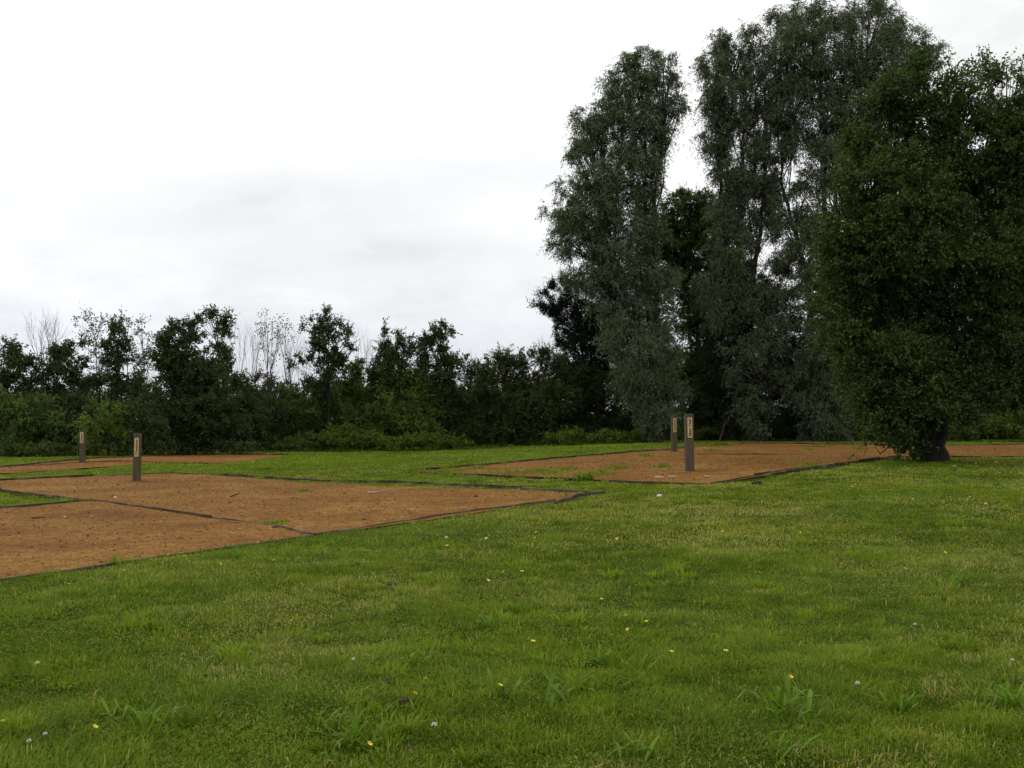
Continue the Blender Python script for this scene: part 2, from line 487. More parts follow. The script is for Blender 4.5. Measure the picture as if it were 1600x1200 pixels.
edging([(145, 783.5), (240, 797), (330, 811), (430, 825), (490, 838)], 'thin dark timber board dividing the nearest gravel bed in two', .045, .03)
edging([(145, 783.5), (0, 796), (-300, 823)], 'brown timber edging below the grass wedge at the left edge of the photo', .05)
edging([(-87, 756), (0, 766), (145, 783.5)], 'dark timber edging above the grass wedge at the left edge of the photo', .04)
edging([(-120, 740), (125, 719), (275, 711), (453, 712)], 'thin timber edging along the back of the far left gravel bed', .07)
edging([(-40, 733), (125, 723.8), (190, 721.5), (290, 723.5)], 'thin dark timber board running through the far left gravel bed', .05)
edging([(638, 738), (860, 718), (1050, 703), (1160, 693.5)], 'timber edging at the back left of the wide right gravel bed', .07)
edging([(1160, 693.5), (1330, 695), (1480, 697), (1900, 691)], 'thin timber edging along the back of the right gravel bed below the trees', .06)
edging([(1110, 757), (1180, 745), (1305, 727), (1400, 713.5)], 'dark timber edging on near right side of the wide right gravel bed', .055)
edging([(1110, 757), (900, 750), (638, 738)], 'low timber edging on the near left side of the wide gravel bed, lost in grass', .03)
edging([(1090, 711.5), (1270, 712.5)], 'short dark timber board lying across the wide right gravel bed behind the two posts', .05)

# ------------------------------------------------------------------ posts
def text_mesh(txt, size):
    cu = bpy.data.curves.new('lettering', 'FONT'); cu.body = txt; cu.size = size; cu.extrude = .0008; cu.offset = .003
    cu.align_x = 'CENTER'; cu.align_y = 'CENTER'; cu.resolution_u = 2
    o = bpy.data.objects.new('lettering', cu); C.objects.link(o)
    dg = bpy.context.evaluated_depsgraph_get(); dg.update()
    m_ = bpy.data.meshes.new_from_object(o.evaluated_get(dg))
    bpy.data.objects.remove(o); bpy.data.curves.remove(cu)
    return m_
def post(bx, by, topy, wpx, yaw, plate, txt, label, lean=0):
    p = G(bx, by); sc = p.y / F
    h = (by - topy) * sc; w = wpx * sc
    root = empty('marker_post', (p.x, p.y, p.z - .05), label, 'wooden post', 'square timber marker posts on the gravel', rad(yaw))
    root.rotation_euler[1] = rad(lean)
    bm = bmesh.new()
    bmesh.ops.create_cube(bm, size=1)
    for v_ in bm.verts: v_.co = Vector((v_.co.x * w, v_.co.y * w, (v_.co.z + .5) * (h + .08)))
    bmesh.ops.bevel(bm, geom=[e for e in bm.edges], offset=.008, segments=2, affect='EDGES')
    me_ = bpy.data.meshes.new('shaft'); bm.to_mesh(me_); bm.free()
    link('shaft', me_, M['post'], root)
    pw, z1, z0 = plate[0] * sc, h + .05 - (plate[1] - topy) * sc, h + .05 - (plate[2] - topy) * sc
    px_ = (plate[3]) * w
    bm = bmesh.new(); bmesh.ops.create_cube(bm, size=1)
    for v_ in bm.verts: v_.co = Vector((v_.co.x * pw + px_, v_.co.y * .014 - w / 2 - .007, v_.co.z * (z1 - z0) + (z0 + z1) / 2))
    bmesh.ops.bevel(bm, geom=[e for e in bm.edges], offset=.003, segments=1, affect='EDGES')
    me_ = bpy.data.meshes.new('name_plate'); bm.to_mesh(me_); bm.free()
    pl = link('name_plate', me_, M['plate'], root)
    tm = text_mesh(txt, .1)
    co = np.array([v_.co[:] for v_ in tm.vertices])
    # lettering runs up the plate and fills most of it
    ex = co[:, 0].max() - co[:, 0].min(); ey = co[:, 1].max() - co[:, 1].min()
    s1 = (z1 - z0) * .84 / ex; s2 = pw * .52 / ey
    for v_, c_ in zip(tm.vertices, co):
        v_.co = Vector((-c_[1] * s2 + px_, -w / 2 - .0165 - c_[2] * 1.0, c_[0] * s1 + (z0 + z1) / 2))
    link('lettering', tm, M['letter'], pl)
    return root
post(213.5, 752, 679, 12.2, 20, (6.3, 684.5, 713.5, -.12), 'Chestnut', 'weathered square post with a tall pale plate standing in the nearest gravel bed', .6)
post(1077.5, 737, 648.5, 11.8, 10, (7.6, 652.8, 684, -.05), 'Main Hall', 'tallest looking grey post with two word plate, nearer of the two posts on the right', -.6)
post(128.5, 723.5, 673.5, 8.6, 18, (5, 675.5, 692.3, -.12), 'Elder', 'small leftmost post with a pale plate standing in the far left gravel bed')
post(1053.5, 706.5, 651.5, 8.0, 12, (5.4, 653.6, 675.3, -.05), 'Larches', 'dark mossy post just left of and behind the taller post on the right')

# ------------------------------------------------------------------ foliage
def leaf_arrays(Cc, D, Nn, L, Wd):
    """diamond leaves: centre, axis, normal, length, width"""
    D = unit(D); Wv = unit(np.cross(Nn, D))
    L = L[:, None] / 2; Wd = Wd[:, None] / 2
    return np.stack([Cc - D * L, Cc + Wv * Wd - D * L * .15, Cc + D * L, Cc - Wv * Wd - D * L * .15], 1).reshape(-1, 3)
def leaf_obj(name, V, tone, mat_, parent, origin):
    n = len(V) // 4
    me_ = mesh_np(name, V - np.array(origin)[None], np.arange(4 * n), np.arange(n) * 4, {'tone': tone})
    return link(name, me_, mat_, parent)

KIND = {  # leaf length, width, clump radius, clumps per cr^2, leaf layers, shoot droop, up bias, spread
    'willow': dict(L=.125, W=.04, cr=.46, k=1.5, lai=3.9, droop=.42, up=.05, outw=.5, shoots=9),
    'near':   dict(L=.085, W=.055, cr=.34, k=1.6, lai=3.9, droop=.05, up=.35, outw=.5, shoots=8),
    'tree':   dict(L=.095, W=.066, cr=.31, k=1.35, lai=3.5, droop=.0, up=.25, outw=.4, shoots=6),
    'layer':  dict(L=.10, W=.062, cr=.36, k=1.4, lai=2.8, droop=.12, up=-.05, outw=.9, shoots=6),
    'sparse': dict(L=.10, W=.065, cr=.26, k=1.4, lai=1.6, droop=.0, up=.4, outw=.4, shoots=4),
    'thorn':  dict(L=.09, W=.06, cr=.4, k=1.4, lai=3.2, droop=.1, up=.35, outw=.5, shoots=8),
    'pine':   dict(L=.15, W=.04, cr=.26, k=2.2, lai=4.5, droop=-.45, up=.0, outw=.9, shoots=6),
    'bramble': dict(L=.11, W=.075, cr=.30, k=1.6, lai=2.6, droop=.35, up=.5, outw=.4, shoots=7),
}
LEAVES = []
def tree(name, label, cat, base, Yd, lobes, kind='tree', mat='dark', trunk_r=.12, trunk=None, seed=1, group=None, depth=1.0, wood='bark', lai=None,
         deep=0.0, limbs=True, branch=.018, crown_name='crown', twigs=False):
    """a tree or bush: lobes are the masses of its crown seen in the photograph (x, y, half width, half height, density)"""
    r = np.random.default_rng(seed)
    K = dict(KIND[kind])
    if lai: K['lai'] = lai
    if kind != 'sparse': K['lai'] *= 1.9; K['k'] *= 1.5
    sc = Yd / F
    b = at(base[0], base[1], Yd) if not isinstance(base, Vector) else base
    b = Vector((b.x, Yd, float(g(b.x, Yd)) - .03))
    root = empty(name, b, label, cat, group)
    LC, LR, LD = [], [], []
    if kind == 'bramble': lobes = [(l[0] + r.uniform(-5, 5), l[1] + r.uniform(-1, 4), l[2] * r.uniform(.8, 1.2), l[3] * r.uniform(.4, 1.0)) for l in lobes] + [(l[0] + r.uniform(-20, 20), l[1] + 3, l[2] * .6, l[3] * r.uniform(.4, 1.2)) for l in lobes]
    lobes = [(l[0], l[1], l[2] * 1.07, l[3] * 1.07) + tuple(l[4:]) for l in lobes]
    if deep:      # the crown is as deep as it is wide: every mass has one in front of the trunk and one behind it
        xm = [l[0] for l in lobes]; hw = (max(xm) - min(xm)) / 2 + 20; xc = (max(xm) + min(xm)) / 2
        two = []
        for l in lobes:
            e = deep * (.25 + .75 * math.sqrt(max(0, 1 - ((l[0] - xc) / hw) ** 2)))
            j = lambda a_: r.uniform(-a_, a_)
            den = l[4] if len(l) > 4 else 1.0
            two.append((l[0], l[1], l[2], l[3], den, -e * r.uniform(.55, 1)))
            two.append((l[0] + j(6), l[1] + j(6) + 2, l[2] * .95, l[3] * .95, den * .42, e * r.uniform(.3, 1)))
        lobes = two
    for lb in lobes:
        x, y, rx, ry = lb[:4]; den = lb[4] if len(lb) > 4 else 1.0
        off = r.uniform(-.5, .5) * rx * sc * depth + (lb[5] if len(lb) > 5 else 0)
        c = at(x, y, Yd + off)
        LC.append(c[:]); LR.append((rx * sc, .5 * (rx + ry) * sc * depth, ry * sc)); LD.append(den)
    LC, LR, LD = np.array(LC), np.array(LR), np.array(LD)
    st = Sticks()
    top = LC[:, 2].max()
    zt = LC[:, 2]
    # trunks
    if trunk is None:
        w = LR[:, 0] * LR[:, 2]
        mx, my = (LC[:, 0] * w).sum() / w.sum(), (LC[:, 1] * w).sum() / w.sum()
        ht = b.z + (top - b.z) * .88
        topi = int(np.argmax(zt))
        trunks = [[(b.x, b.y, b.z - .1), (b.x * .7 + mx * .3, b.y * .7 + my * .3, b.z + (ht - b.z) * .35),
                   (b.x * .3 + mx * .7, b.y * .3 + my * .7, b.z + (ht - b.z) * .65), (LC[topi, 0], LC[topi, 1], ht)]]
    else:
        trunks = []
        for tr_ in trunk:
            trunks.append([tuple(at(px, py, Yd + (q_ * .15 * r.uniform(-1, 1)))) for q_, (px, py) in enumerate(tr_)])
            x0, y0, z0 = trunks[-1][0]
            trunks[-1][0] = (x0, y0, float(g(x0, y0)) - .1)
    TP = []
    for tp in trunks:
        tp = np.array(tp); pts = []
        for a_, b_ in zip(tp[:-1], tp[1:]):
            for q_ in range(6): pts.append(a_ + (b_ - a_) * q_ / 6)
        pts.append(tp[-1]); pts = np.array(pts)
        for _ in range(2): pts[1:-1] = (pts[:-2] + pts[1:-1] * 2 + pts[2:]) / 4
        pts[2:-1] += r.normal(0, trunk_r * .18, (len(pts) - 3, 3)) * [1, 1, 0]
        q0 = pts[0] + (pts[1] - pts[0]) * np.array([0, .08, .17, .28, .42, .6, .8])[:, None]
        fine = np.concatenate([q0, pts[1:]]); hz = fine[:, 2] - fine[0, 2]; ht_ = max(hz.max(), .1)
        rr_ = trunk_r * (1 - .92 * (hz / ht_) ** .75) + trunk_r * .55 * np.exp(-hz / (trunk_r * 1.1 + .02))
        st.tube(fine, rr_)
        TP.append(pts)
    TPa = np.concatenate(TP)
    CC, OUT, DEN, LIM = [], [], [], []
    for c, R_, den in zip(LC, LR, LD):
        # limb from the trunk to the lobe
        cand = TPa[:, 2] < c[2] - .15 * (c[2] - b.z)
        idx = np.where(cand)[0] if cand.any() else np.arange(min(3, len(TPa)))
        dd = np.linalg.norm((TPa[idx] - c) * [1, 1, .55], axis=1)
        s0 = TPa[idx[int(np.argmin(dd))]]
        mid = s0 * .45 + c * .55 + np.array([0, 0, -.08 * np.linalg.norm(c - s0)]) + r.normal(0, .06 * np.linalg.norm(c - s0), 3)
        t = np.linspace(0, 1, 7)[:, None]
        lp_ = (1 - t) ** 2 * s0 + 2 * t * (1 - t) * mid + t * t * (c + [0, 0, R_[2] * .5])
        lp_[:, 2] = np.maximum(lp_[:, 2], np.minimum(g(lp_[:, 0], lp_[:, 1]) + .5, max(c[2], s0[2])))
        ln = np.linalg.norm(c - s0)
        lr = min(trunk_r * .35, .01 + .010 * ln)
        if limbs: st.path(lp_, lr, lr * .3)
        area = math.pi * R_[0] * R_[2]
        nc = max(2, int(K['k'] * area * den / K['cr'] ** 2 * 1.15 + r.random()))
        nb_ = max(2, int(nc / 7))
        db = rdir(nb_, r); cb = db * (.42 + .52 * r.random(nb_) ** .6)[:, None]
        ib = r.integers(0, nb_, nc)
        q3 = cb[ib] + r.normal(0, 1, (nc, 3)) * (.30 if kind in ('tree', 'willow', 'near') else .36)
        q3 = np.where((r.random(nc) < .15)[:, None], rdir(nc, r) * r.random(nc)[:, None] ** .4 * .9, q3)
        rr3 = np.linalg.norm(q3, axis=1, keepdims=True); q3 = q3 * np.minimum(1, 1.08 / np.maximum(rr3, 1e-6))
        d = unit(q3)
        cc = c + q3 * R_
        cc = np.where((r.random(nc) < .06)[:, None], c + d * R_ * r.uniform(1.0, 1.22, nc)[:, None], cc)
        CC.append(cc); OUT.append(unit(d / R_ * R_.mean())); DEN.append(np.full(nc, den))
        # branches out to the clumps
        q_ = lp_[r.integers(2, 7, nc)]
        bl = np.linalg.norm(cc - q_, axis=1)
        m1 = q_ * .5 + cc * .5 + r.normal(0, .08, (nc, 3)) * bl[:, None] - np.stack([bl * 0, bl * 0, bl * .06], 1)
        br = branch * .35 + branch * .35 * bl
        st.add(q_, m1, br, br * .7); st.add(m1, cc, br * .7, br * .3)
    CC, OUT, DEN = np.concatenate(CC), np.concatenate(OUT), np.concatenate(DEN)
    gz = g(CC[:, 0], CC[:, 1]) + .08
    CC[:, 2] = np.maximum(CC[:, 2], gz)
    n = len(CC)
    la = K['L'] * K['W'] * .5
    per = K['lai'] * K['cr'] ** 2 / (K['k'] * la)             # leaves in a clump
    ns = K['shoots']; nl = max(2, int(per / ns))
    csz = .55 + .95 * r.random(n) ** 1.3
    sd_ = unit(np.repeat(OUT, ns, 0) * K['outw'] + rdir(n * ns, r) * .9 + np.array([0, 0, K['up']]))
    s0 = np.repeat(CC, ns, 0) + r.normal(0, K['cr'] * .22, (n * ns, 3))
    sl = K['cr'] * r.uniform(.7, 1.5, n * ns) * np.repeat(csz, ns)
    t = (np.arange(nl) + .5) / nl
    t = np.clip(t[None] + r.normal(0, .06, (n * ns, nl)), 0, 1.05)
    P = s0[:, None] + sd_[:, None] * (sl[:, None] * t)[..., None]
    P[..., 2] -= K['droop'] * sl[:, None] * t ** 2 * 1.3
    P = P.reshape(-1, 3)
    nn_ = len(P)
    P += r.normal(0, K['L'] * .35, (nn_, 3))
    tang = np.repeat(sd_, nl, 0).copy(); tang[:, 2] -= K['droop'] * 2 * t.ravel()
    D = unit(unit(tang) * .9 + rdir(nn_, r) * .75 + (np.array([0, 0, -.25]) if kind != 'pine' else 0))
    Nn = unit(rdir(nn_, r) + np.array([0, 0, .55]))
    L = K['L'] * r.uniform(.6, 1.25, nn_); Wd = K['W'] * r.uniform(.7, 1.2, nn_)
    keep = P[:, 2] > g(P[:, 0], P[:, 1]) + .02
    ct = r.normal(0, .2, n)
    tone = np.clip(.42 + np.repeat(ct, ns * nl) + r.normal(0, .11, nn_), 0, 1)
    V_ = leaf_arrays(P[keep], D[keep], Nn[keep], L[keep], Wd[keep])
    leaf_obj(crown_name, V_, tone[keep], M[mat], root, b); LEAVES.append(len(V_) // 4)
    if twigs:
        e = s0 + sd_ * sl[:, None] * .85; e[:, 2] -= K['droop'] * sl * .9
        st.add(s0, e, .006, .003)
    st.build('trunk' if crown_name == 'crown' else 'stems', 3, M[wood], root, b)
    return root

def bare(label, base, Yd, topy, spread, seed, r0=.06, split=.3, leaves=0, group='leafless trees above the hedge', mat='brownish', lean=0):
    """a leafless tree: trunk forking again and again into thin twigs"""
    r = np.random.default_rng(seed)
    b = at(base[0], base[1], Yd); b = np.array([b.x, Yd, float(g(b.x, Yd)) - .05])
    H = at(base[0], topy, Yd).z - b[2]; sp_ = spread * Yd / F
    root = empty('bare_tree', Vector(b), label, 'bare tree', group)
    st = Sticks(); tips = []
    def grow(p, d, L, rr, lv):
        ns_ = 4; pts = [p]
        for q_ in range(ns_):
            d = d + r.normal(0, .09, 3) + np.array([0, 0, .05]); d /= np.linalg.norm(d)
            p = p + d * L / ns_; pts.append(p)
        st.path(pts, rr, rr * .6)
        if lv == 0: tips.append(p); return
        nb = 2 if lv < 3 else 3
        for q_ in range(nb):
            a_ = rdir(1, r)[0]; a_[2] *= .3
            d2 = d + a_ * r.uniform(.35, .75); d2 /= np.linalg.norm(d2)
            grow(p, d2, L * r.uniform(.6, .85), rr * .6, lv - 1)
        for q_ in range(1 if lv < 3 else 2):
            i_ = r.integers(1, ns_); a_ = rdir(1, r)[0]; a_[2] = abs(a_[2]) * .5
            d2 = d * .7 + a_; d2 /= np.linalg.norm(d2)
            grow(pts[i_], d2, L * r.uniform(.4, .6), rr * .4, max(0, lv - 2))
    trunkH = H * split
    st_n = 1
    pts = [b, b + [0, 0, trunkH * .5], b + [lean * .3, 0, trunkH]]
    st.path(pts, r0, r0 * .75)
    nl_ = 4 if spread > 16 else 2; lv0 = 4 if spread > 30 else 3
    for q_ in range(nl_):
        an = q_ / nl_ * 6.283 + r.uniform(0, 1)
        d = np.array([math.cos(an) * sp_ / (H * (1 - split)) * 1.3, math.sin(an) * sp_ / (H * (1 - split)), 1.0]); d /= np.linalg.norm(d)
        grow(pts[-1], d, H * (1 - split) * .36, r0 * .55, lv0)
    # rescale so that the top and the width are those of the tree in view
    P0 = np.concatenate([a[0] for a in st.a] + [a[1] for a in st.a])
    kz = H / (P0[:, 2].max() - b[2]); kx = sp_ / max(np.abs(P0[:, 0] - b[0]).max(), .01)
    kx = max(kx, .55); k3 = np.array([kx, kx, kz])
    st.a = [((a[0] - b) * k3 + b, (a[1] - b) * k3 + b, a[2], a[3], a[4], a[5]) for a in st.a]
    st.a = [(a[0], a[1], a[2] * .68, a[3] * .68, a[4], a[5]) for a in st.a]
    st.build('branches', 4, M['greybark'], root, b)
    if leaves:
        tp = (np.array(tips) - b) * k3 + b
        tp = tp[r.random(len(tp)) < min(1, leaves)]
        n = len(tp) * 9
        P = np.repeat(tp, 9, 0) + r.normal(0, .11, (n, 3))
        V_ = leaf_arrays(P, rdir(n, r), rdir(n, r), np.full(n, .10), np.full(n, .07))
        leaf_obj('crown', V_, r.random(n) * .8, M[mat], root, b)
    return root

HG = 'trees of the far hedge'
BGG = 'thicket behind the far hedge'
rb = np.random.default_rng(500)
PLACE = ['at the left edge of the photo, behind the airy dark tree', 'behind the left leafless tree', 'behind the pointed dark tree at the left', 'behind the broadest darkest tree', 'behind the leafless clump', 'behind the thin pale tree',
         'behind the layered tree', 'behind the narrow spire topped tree', 'behind the tall lobed tree', 'behind the left half of the hawthorn', 'behind the right half of the hawthorn', 'behind the pine',
         'behind the foot of the tall left willow', 'behind the two right posts', 'behind the foot of the narrow willow', 'behind the foot of the broad willow', 'behind the left side of the near tree',
         'behind the trunk of the near tree', 'right of the near tree trunk, behind the brambles', 'at the right edge of the photo, behind the brambles']
for q_, pl_ in enumerate(PLACE):
    cx_ = -10 + q_ * 84 + rb.uniform(-10, 10); Yb = 56 + min(q_, 11) * .7; dz = min(q_, 6) * -2 if q_ < 11 else -50
    PLACE[q_] = (pl_, cx_, Yb, dz)
UG = 'bushes at the foot of the far hedge'
for q_, (pl_, cx_, Yb, dz) in enumerate(PLACE):
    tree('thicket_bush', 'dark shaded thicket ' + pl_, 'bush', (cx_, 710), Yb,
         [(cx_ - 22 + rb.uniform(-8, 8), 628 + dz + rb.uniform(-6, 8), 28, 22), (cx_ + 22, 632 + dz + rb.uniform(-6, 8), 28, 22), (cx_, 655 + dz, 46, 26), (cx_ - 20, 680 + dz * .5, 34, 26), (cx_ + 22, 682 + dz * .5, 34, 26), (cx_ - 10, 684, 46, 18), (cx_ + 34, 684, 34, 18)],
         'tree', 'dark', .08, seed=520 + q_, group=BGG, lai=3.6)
# --- far hedge, from the left edge of the photograph
tree('tree', 'airy dark tree cut by the left edge, left of the first leafless tree', 'tree', (10, 715), 48,
     [(-20, 560, 22, 22), (12, 545, 13, 15), (28, 552, 14, 12), (46, 566, 9, 12), (22, 580, 28, 20), (5, 605, 30, 25), (40, 600, 18, 18, .7)], seed=11, group=HG)
bare('grey leafless tree with forking fan of twigs at the far left', (72, 712), 50, 478, 44, 3, .07, .42)
tree('tree', 'dark twin topped tree just right of the far left leafless tree', 'tree', (100, 712), 49,
     [(84, 546, 13, 14), (96, 556, 14, 12), (118, 548, 13, 12), (125, 565, 10, 12), (80, 580, 20, 20), (112, 585, 22, 20), (95, 620, 36, 28)], seed=12, group=HG)
tree('birch_tree', 'thin light crowned tree with sky showing through, left of the twin pointed dark tree', 'tree', (152, 712), 53,
     [(142, 498, 16, 11, .8), (128, 508, 12, 9, .5), (158, 510, 10, 14, .6), (140, 525, 16, 12, .5), (150, 545, 14, 14, .7), (155, 575, 14, 20)],
     'sparse', 'brownish', .07, [[(152, 712), (152, 600), (150, 540), (145, 500)]], 13, HG, wood='greybark')
tree('tree', 'dark pointed tree between two thin light crowned trees at the left', 'tree', (180, 712), 50,
     [(172, 505, 7, 8), (180, 520, 12, 13), (190, 535, 12, 12), (172, 545, 12, 14), (186, 560, 18, 16), (178, 590, 28, 24), (200, 600, 20, 22)], seed=14, group=HG)
tree('birch_tree', 'thin ragged tree with pale leaves, just right of the dark pointed tree', 'tree', (205, 712), 54,
     [(188, 496, 11, 8, .5), (202, 502, 10, 12, .5), (206, 520, 9, 12, .5), (200, 540, 10, 10, .5)],
     'sparse', 'brownish', .06, [[(204, 712), (200, 600), (196, 530), (192, 498)]], 15, HG, wood='greybark')
tree('birch_tree', 'thin tree with small leafy top, just left of the broad darkest tree', 'tree', (228, 712), 52,
     [(221, 512, 7, 10, .8), (218, 530, 10, 9, .6), (232, 528, 10, 10, .5), (226, 550, 10, 12, .7), (236, 560, 9, 16, .6), (212, 560, 14, 14), (222, 590, 14, 20)],
     'sparse', 'brownish', .06, [[(228, 712), (226, 600), (224, 550), (221, 512)]], 16, HG, wood='greybark')
tree('oak_tree', 'broadest and darkest round topped tree of the hedge, behind the near left post', 'tree', (300, 710), 47,
     [(268, 514, 11, 12), (262, 530, 13, 14), (285, 513, 13, 10), (300, 520, 13, 12), (258, 555, 14, 20), (278, 545, 22, 20), (306, 545, 20, 20), (320, 560, 16, 22),
      (290, 575, 34, 26), (262, 590, 20, 24), (325, 590, 26, 26), (290, 620, 50, 32), (335, 630, 34, 36), (290, 665, 50, 34), (350, 665, 34, 34)], seed=17, trunk_r=.2, group=HG, lai=3.6)
tree('oak_tree', 'dark lobed tree growing against the right side of the broad darkest tree', 'tree', (350, 710), 50,
     [(335, 494, 12, 7), (322, 500, 9, 6), (308, 499, 7, 5), (355, 503, 9, 10), (342, 512, 12, 8), (353, 522, 11, 12), (340, 535, 10, 10), (352, 548, 12, 12), (344, 570, 18, 18), (352, 595, 16, 20)], seed=18, group=HG)
bare('bare slender tree, leftmost of the leafless clump right of the broad dark tree', (372, 705), 54, 500, 14, 5, .05, .2)
bare('bare upright tree, second of the leafless clump right of the broad dark tree', (384, 705), 55, 496, 12, 6, .05, .2)
bare('bare upright tree, third of the leafless clump right of the broad dark tree', (396, 705), 56, 505, 12, 8, .05, .25)
bare('thin pale tree with few leaves on its spread top, in the hedge gap', (418, 703), 54, 486, 22, 9, .07, .35, .55)
bare('mostly bare tree between the pale thin tree and the layered tree', (452, 703), 56, 506, 20, 10, .06, .3, .25)
bare('short leafless tree close to the left side of the layered tree', (472, 703), 58, 520, 14, 21, .05, .3)
tree('maple_tree', 'tall tree with layered spreading top, alone above the hedge left of its middle', 'tree', (512, 702), 54,
     [(515, 491, 9, 6), (502, 497, 9, 6), (486, 500, 5, 5), (530, 502, 9, 6), (513, 506, 16, 8), (478, 509, 6, 4), (540, 513, 7, 5), (500, 518, 18, 8), (525, 522, 18, 7),
      (547, 524, 7, 4), (540, 541, 12, 6), (510, 536, 22, 10), (505, 555, 20, 12), (525, 560, 16, 12), (513, 580, 20, 18), (510, 605, 20, 20), (472, 563, 14, 8, .8), (458, 572, 8, 8, .6), (485, 590, 12, 16, .7)],
     'tree', 'dark', .10, [[(512, 702), (514, 620), (512, 560), (514, 495)]], 22, HG)
bare('leafless thin tree directly right of the layered tree', (558, 702), 58, 508, 12, 23, .045, .35)
bare('leafless thin tree, second to the right of the layered tree', (574, 702), 58, 512, 12, 24, .045, .35)
tree('tree', 'narrow spire topped tree right of the leafless pair', 'tree', (602, 702), 56,
     [(604, 508, 3.5, 6), (603, 520, 6, 7), (600, 535, 9, 10), (602, 555, 13, 14), (596, 580, 18, 20)], seed=25, group=HG)
tree('tree', 'rounded dark tree between the narrow spire and the tall lobed tree', 'tree', (628, 702), 55,
     [(622, 527, 9, 7), (632, 536, 12, 9), (615, 545, 14, 10), (642, 550, 12, 10), (625, 565, 26, 16), (620, 595, 32, 22)], seed=26, group=HG)
tree('tree', 'tall dark tree with lobed head left of the big hawthorn', 'tree', (690, 702), 55,
     [(690, 509, 11, 6), (676, 518, 10, 6), (697, 520, 7, 8), (663, 527, 8, 6), (688, 530, 13, 11), (672, 540, 14, 10), (657, 548, 12, 12), (698, 550, 13, 14), (680, 562, 22, 14), (712, 562, 8, 7),
      (698, 585, 24, 20), (660, 590, 26, 20), (700, 620, 26, 30)], seed=27, group=HG, trunk_r=.15)
bare('leafless twiggy top above the left shoulder of the big hawthorn', (738, 700), 60, 545, 14, 28, .04, .4)
bare('leafless twiggy top above the right shoulder of the big hawthorn', (848, 700), 62, 520, 16, 29, .04, .4)
# understorey
for q_, (lab, b_, Y_, lo_, kd, mt) in enumerate([
    ('mid green bush at the left edge of the photo under the airy tree', (20, 716), 45, [(15, 625, 30, 18), (-20, 640, 30, 24), (25, 655, 36, 26), (-10, 685, 40, 22), (45, 690, 24, 16)], 'layer', 'mid'),
    ('leafy green bush under the twin topped tree', (75, 716), 45.5, [(70, 640, 26, 16), (85, 660, 28, 22), (62, 680, 28, 22), (100, 690, 22, 18)], 'layer', 'mid'),
    ('dark bush directly behind the leftmost post', (128, 716), 46.5, [(125, 640, 22, 22), (118, 665, 26, 26), (140, 688, 26, 18)], 'layer', 'dark'),
    ('bright layered bush between the two left posts', (170, 716), 45, [(158, 636, 20, 8), (180, 648, 24, 8), (150, 655, 26, 10), (186, 666, 28, 12), (160, 682, 30, 16)], 'layer', 'light'),
    ('low green bush at the foot of the broad darkest tree, left side', (225, 714), 45.5, [(215, 645, 18, 20), (228, 665, 22, 14), (240, 685, 24, 16), (205, 692, 22, 14)], 'layer', 'dark'),
    ('dark bush at the foot of the broad darkest tree, right side', (385, 706), 52, [(378, 612, 16, 22), (392, 640, 22, 28), (372, 665, 30, 30), (405, 680, 22, 22)], 'tree', 'dark'),
    ('low bush in the gap below the thin pale tree', (425, 705), 54, [(412, 632, 12, 18), (440, 640, 14, 18), (425, 665, 26, 22), (418, 690, 30, 14), (452, 685, 20, 16)], 'tree', 'dark'),
    ('green bush left of the layered tree with pointed top', (462, 703), 55, [(452, 608, 10, 10), (462, 620, 16, 14), (448, 640, 18, 20), (475, 645, 18, 20), (462, 668, 28, 22)], 'tree', 'mid'),
    ('green bush at the foot of the layered tree', (508, 702), 55.5, [(500, 622, 18, 14), (520, 630, 16, 14), (505, 650, 26, 22), (500, 680, 28, 18), (530, 670, 18, 22)], 'layer', 'light'),
    ('rounded dark green bush right of the layered tree', (570, 702), 56, [(568, 580, 20, 12), (552, 596, 20, 16), (585, 600, 24, 18), (562, 625, 30, 24), (596, 630, 20, 24), (572, 655, 38, 26), (560, 685, 34, 16)], 'thorn', 'mid'),
    ('brighter layered bush in front of the middle of the hedge', (640, 700), 54.5, [(622, 583, 12, 7), (640, 590, 14, 8), (658, 586, 12, 7), (612, 604, 20, 9), (648, 606, 26, 10), (676, 600, 12, 8), (628, 624, 32, 12), (668, 628, 20, 12), (645, 648, 42, 14), (640, 672, 46, 16)], 'layer', 'light'),
    ('dark bush between the brighter layered bush and the hawthorn', (700, 700), 56, [(702, 640, 18, 22), (690, 665, 26, 20), (712, 675, 16, 22)], 'layer', 'dark')]):
    tree('bush', lab, 'bush', b_, Y_, lo_, kd, mt, .05, seed=40 + q_, group=UG, branch=.012)
tree('hawthorn_bush', 'big rounded olive green hawthorn at the middle of the hedge', 'bush', (805, 698), 56,
     [(800, 560, 26, 12), (775, 566, 16, 12), (830, 560, 26, 12), (858, 566, 20, 13), (750, 585, 24, 16), (785, 590, 32, 22), (825, 590, 34, 24), (865, 590, 26, 22), (740, 612, 26, 20),
      (775, 625, 38, 26), (822, 630, 42, 28), (870, 630, 34, 30), (732, 645, 20, 22), (760, 665, 38, 24), (812, 672, 44, 22), (860, 672, 40, 22), (728, 565, 8, 9, .4), (738, 575, 7, 10, .4)],
     'thorn', 'olive', .12, seed=60, group=UG, lai=3.4)
tree('bush', 'dark bush right of the hawthorn below the pine', 'bush', (930, 696), 56.5,
     [(905, 600, 26, 22), (935, 610, 28, 26), (900, 635, 34, 28), (945, 645, 38, 30), (925, 672, 44, 20)], 'layer', 'dark', .07, seed=61, group=UG)
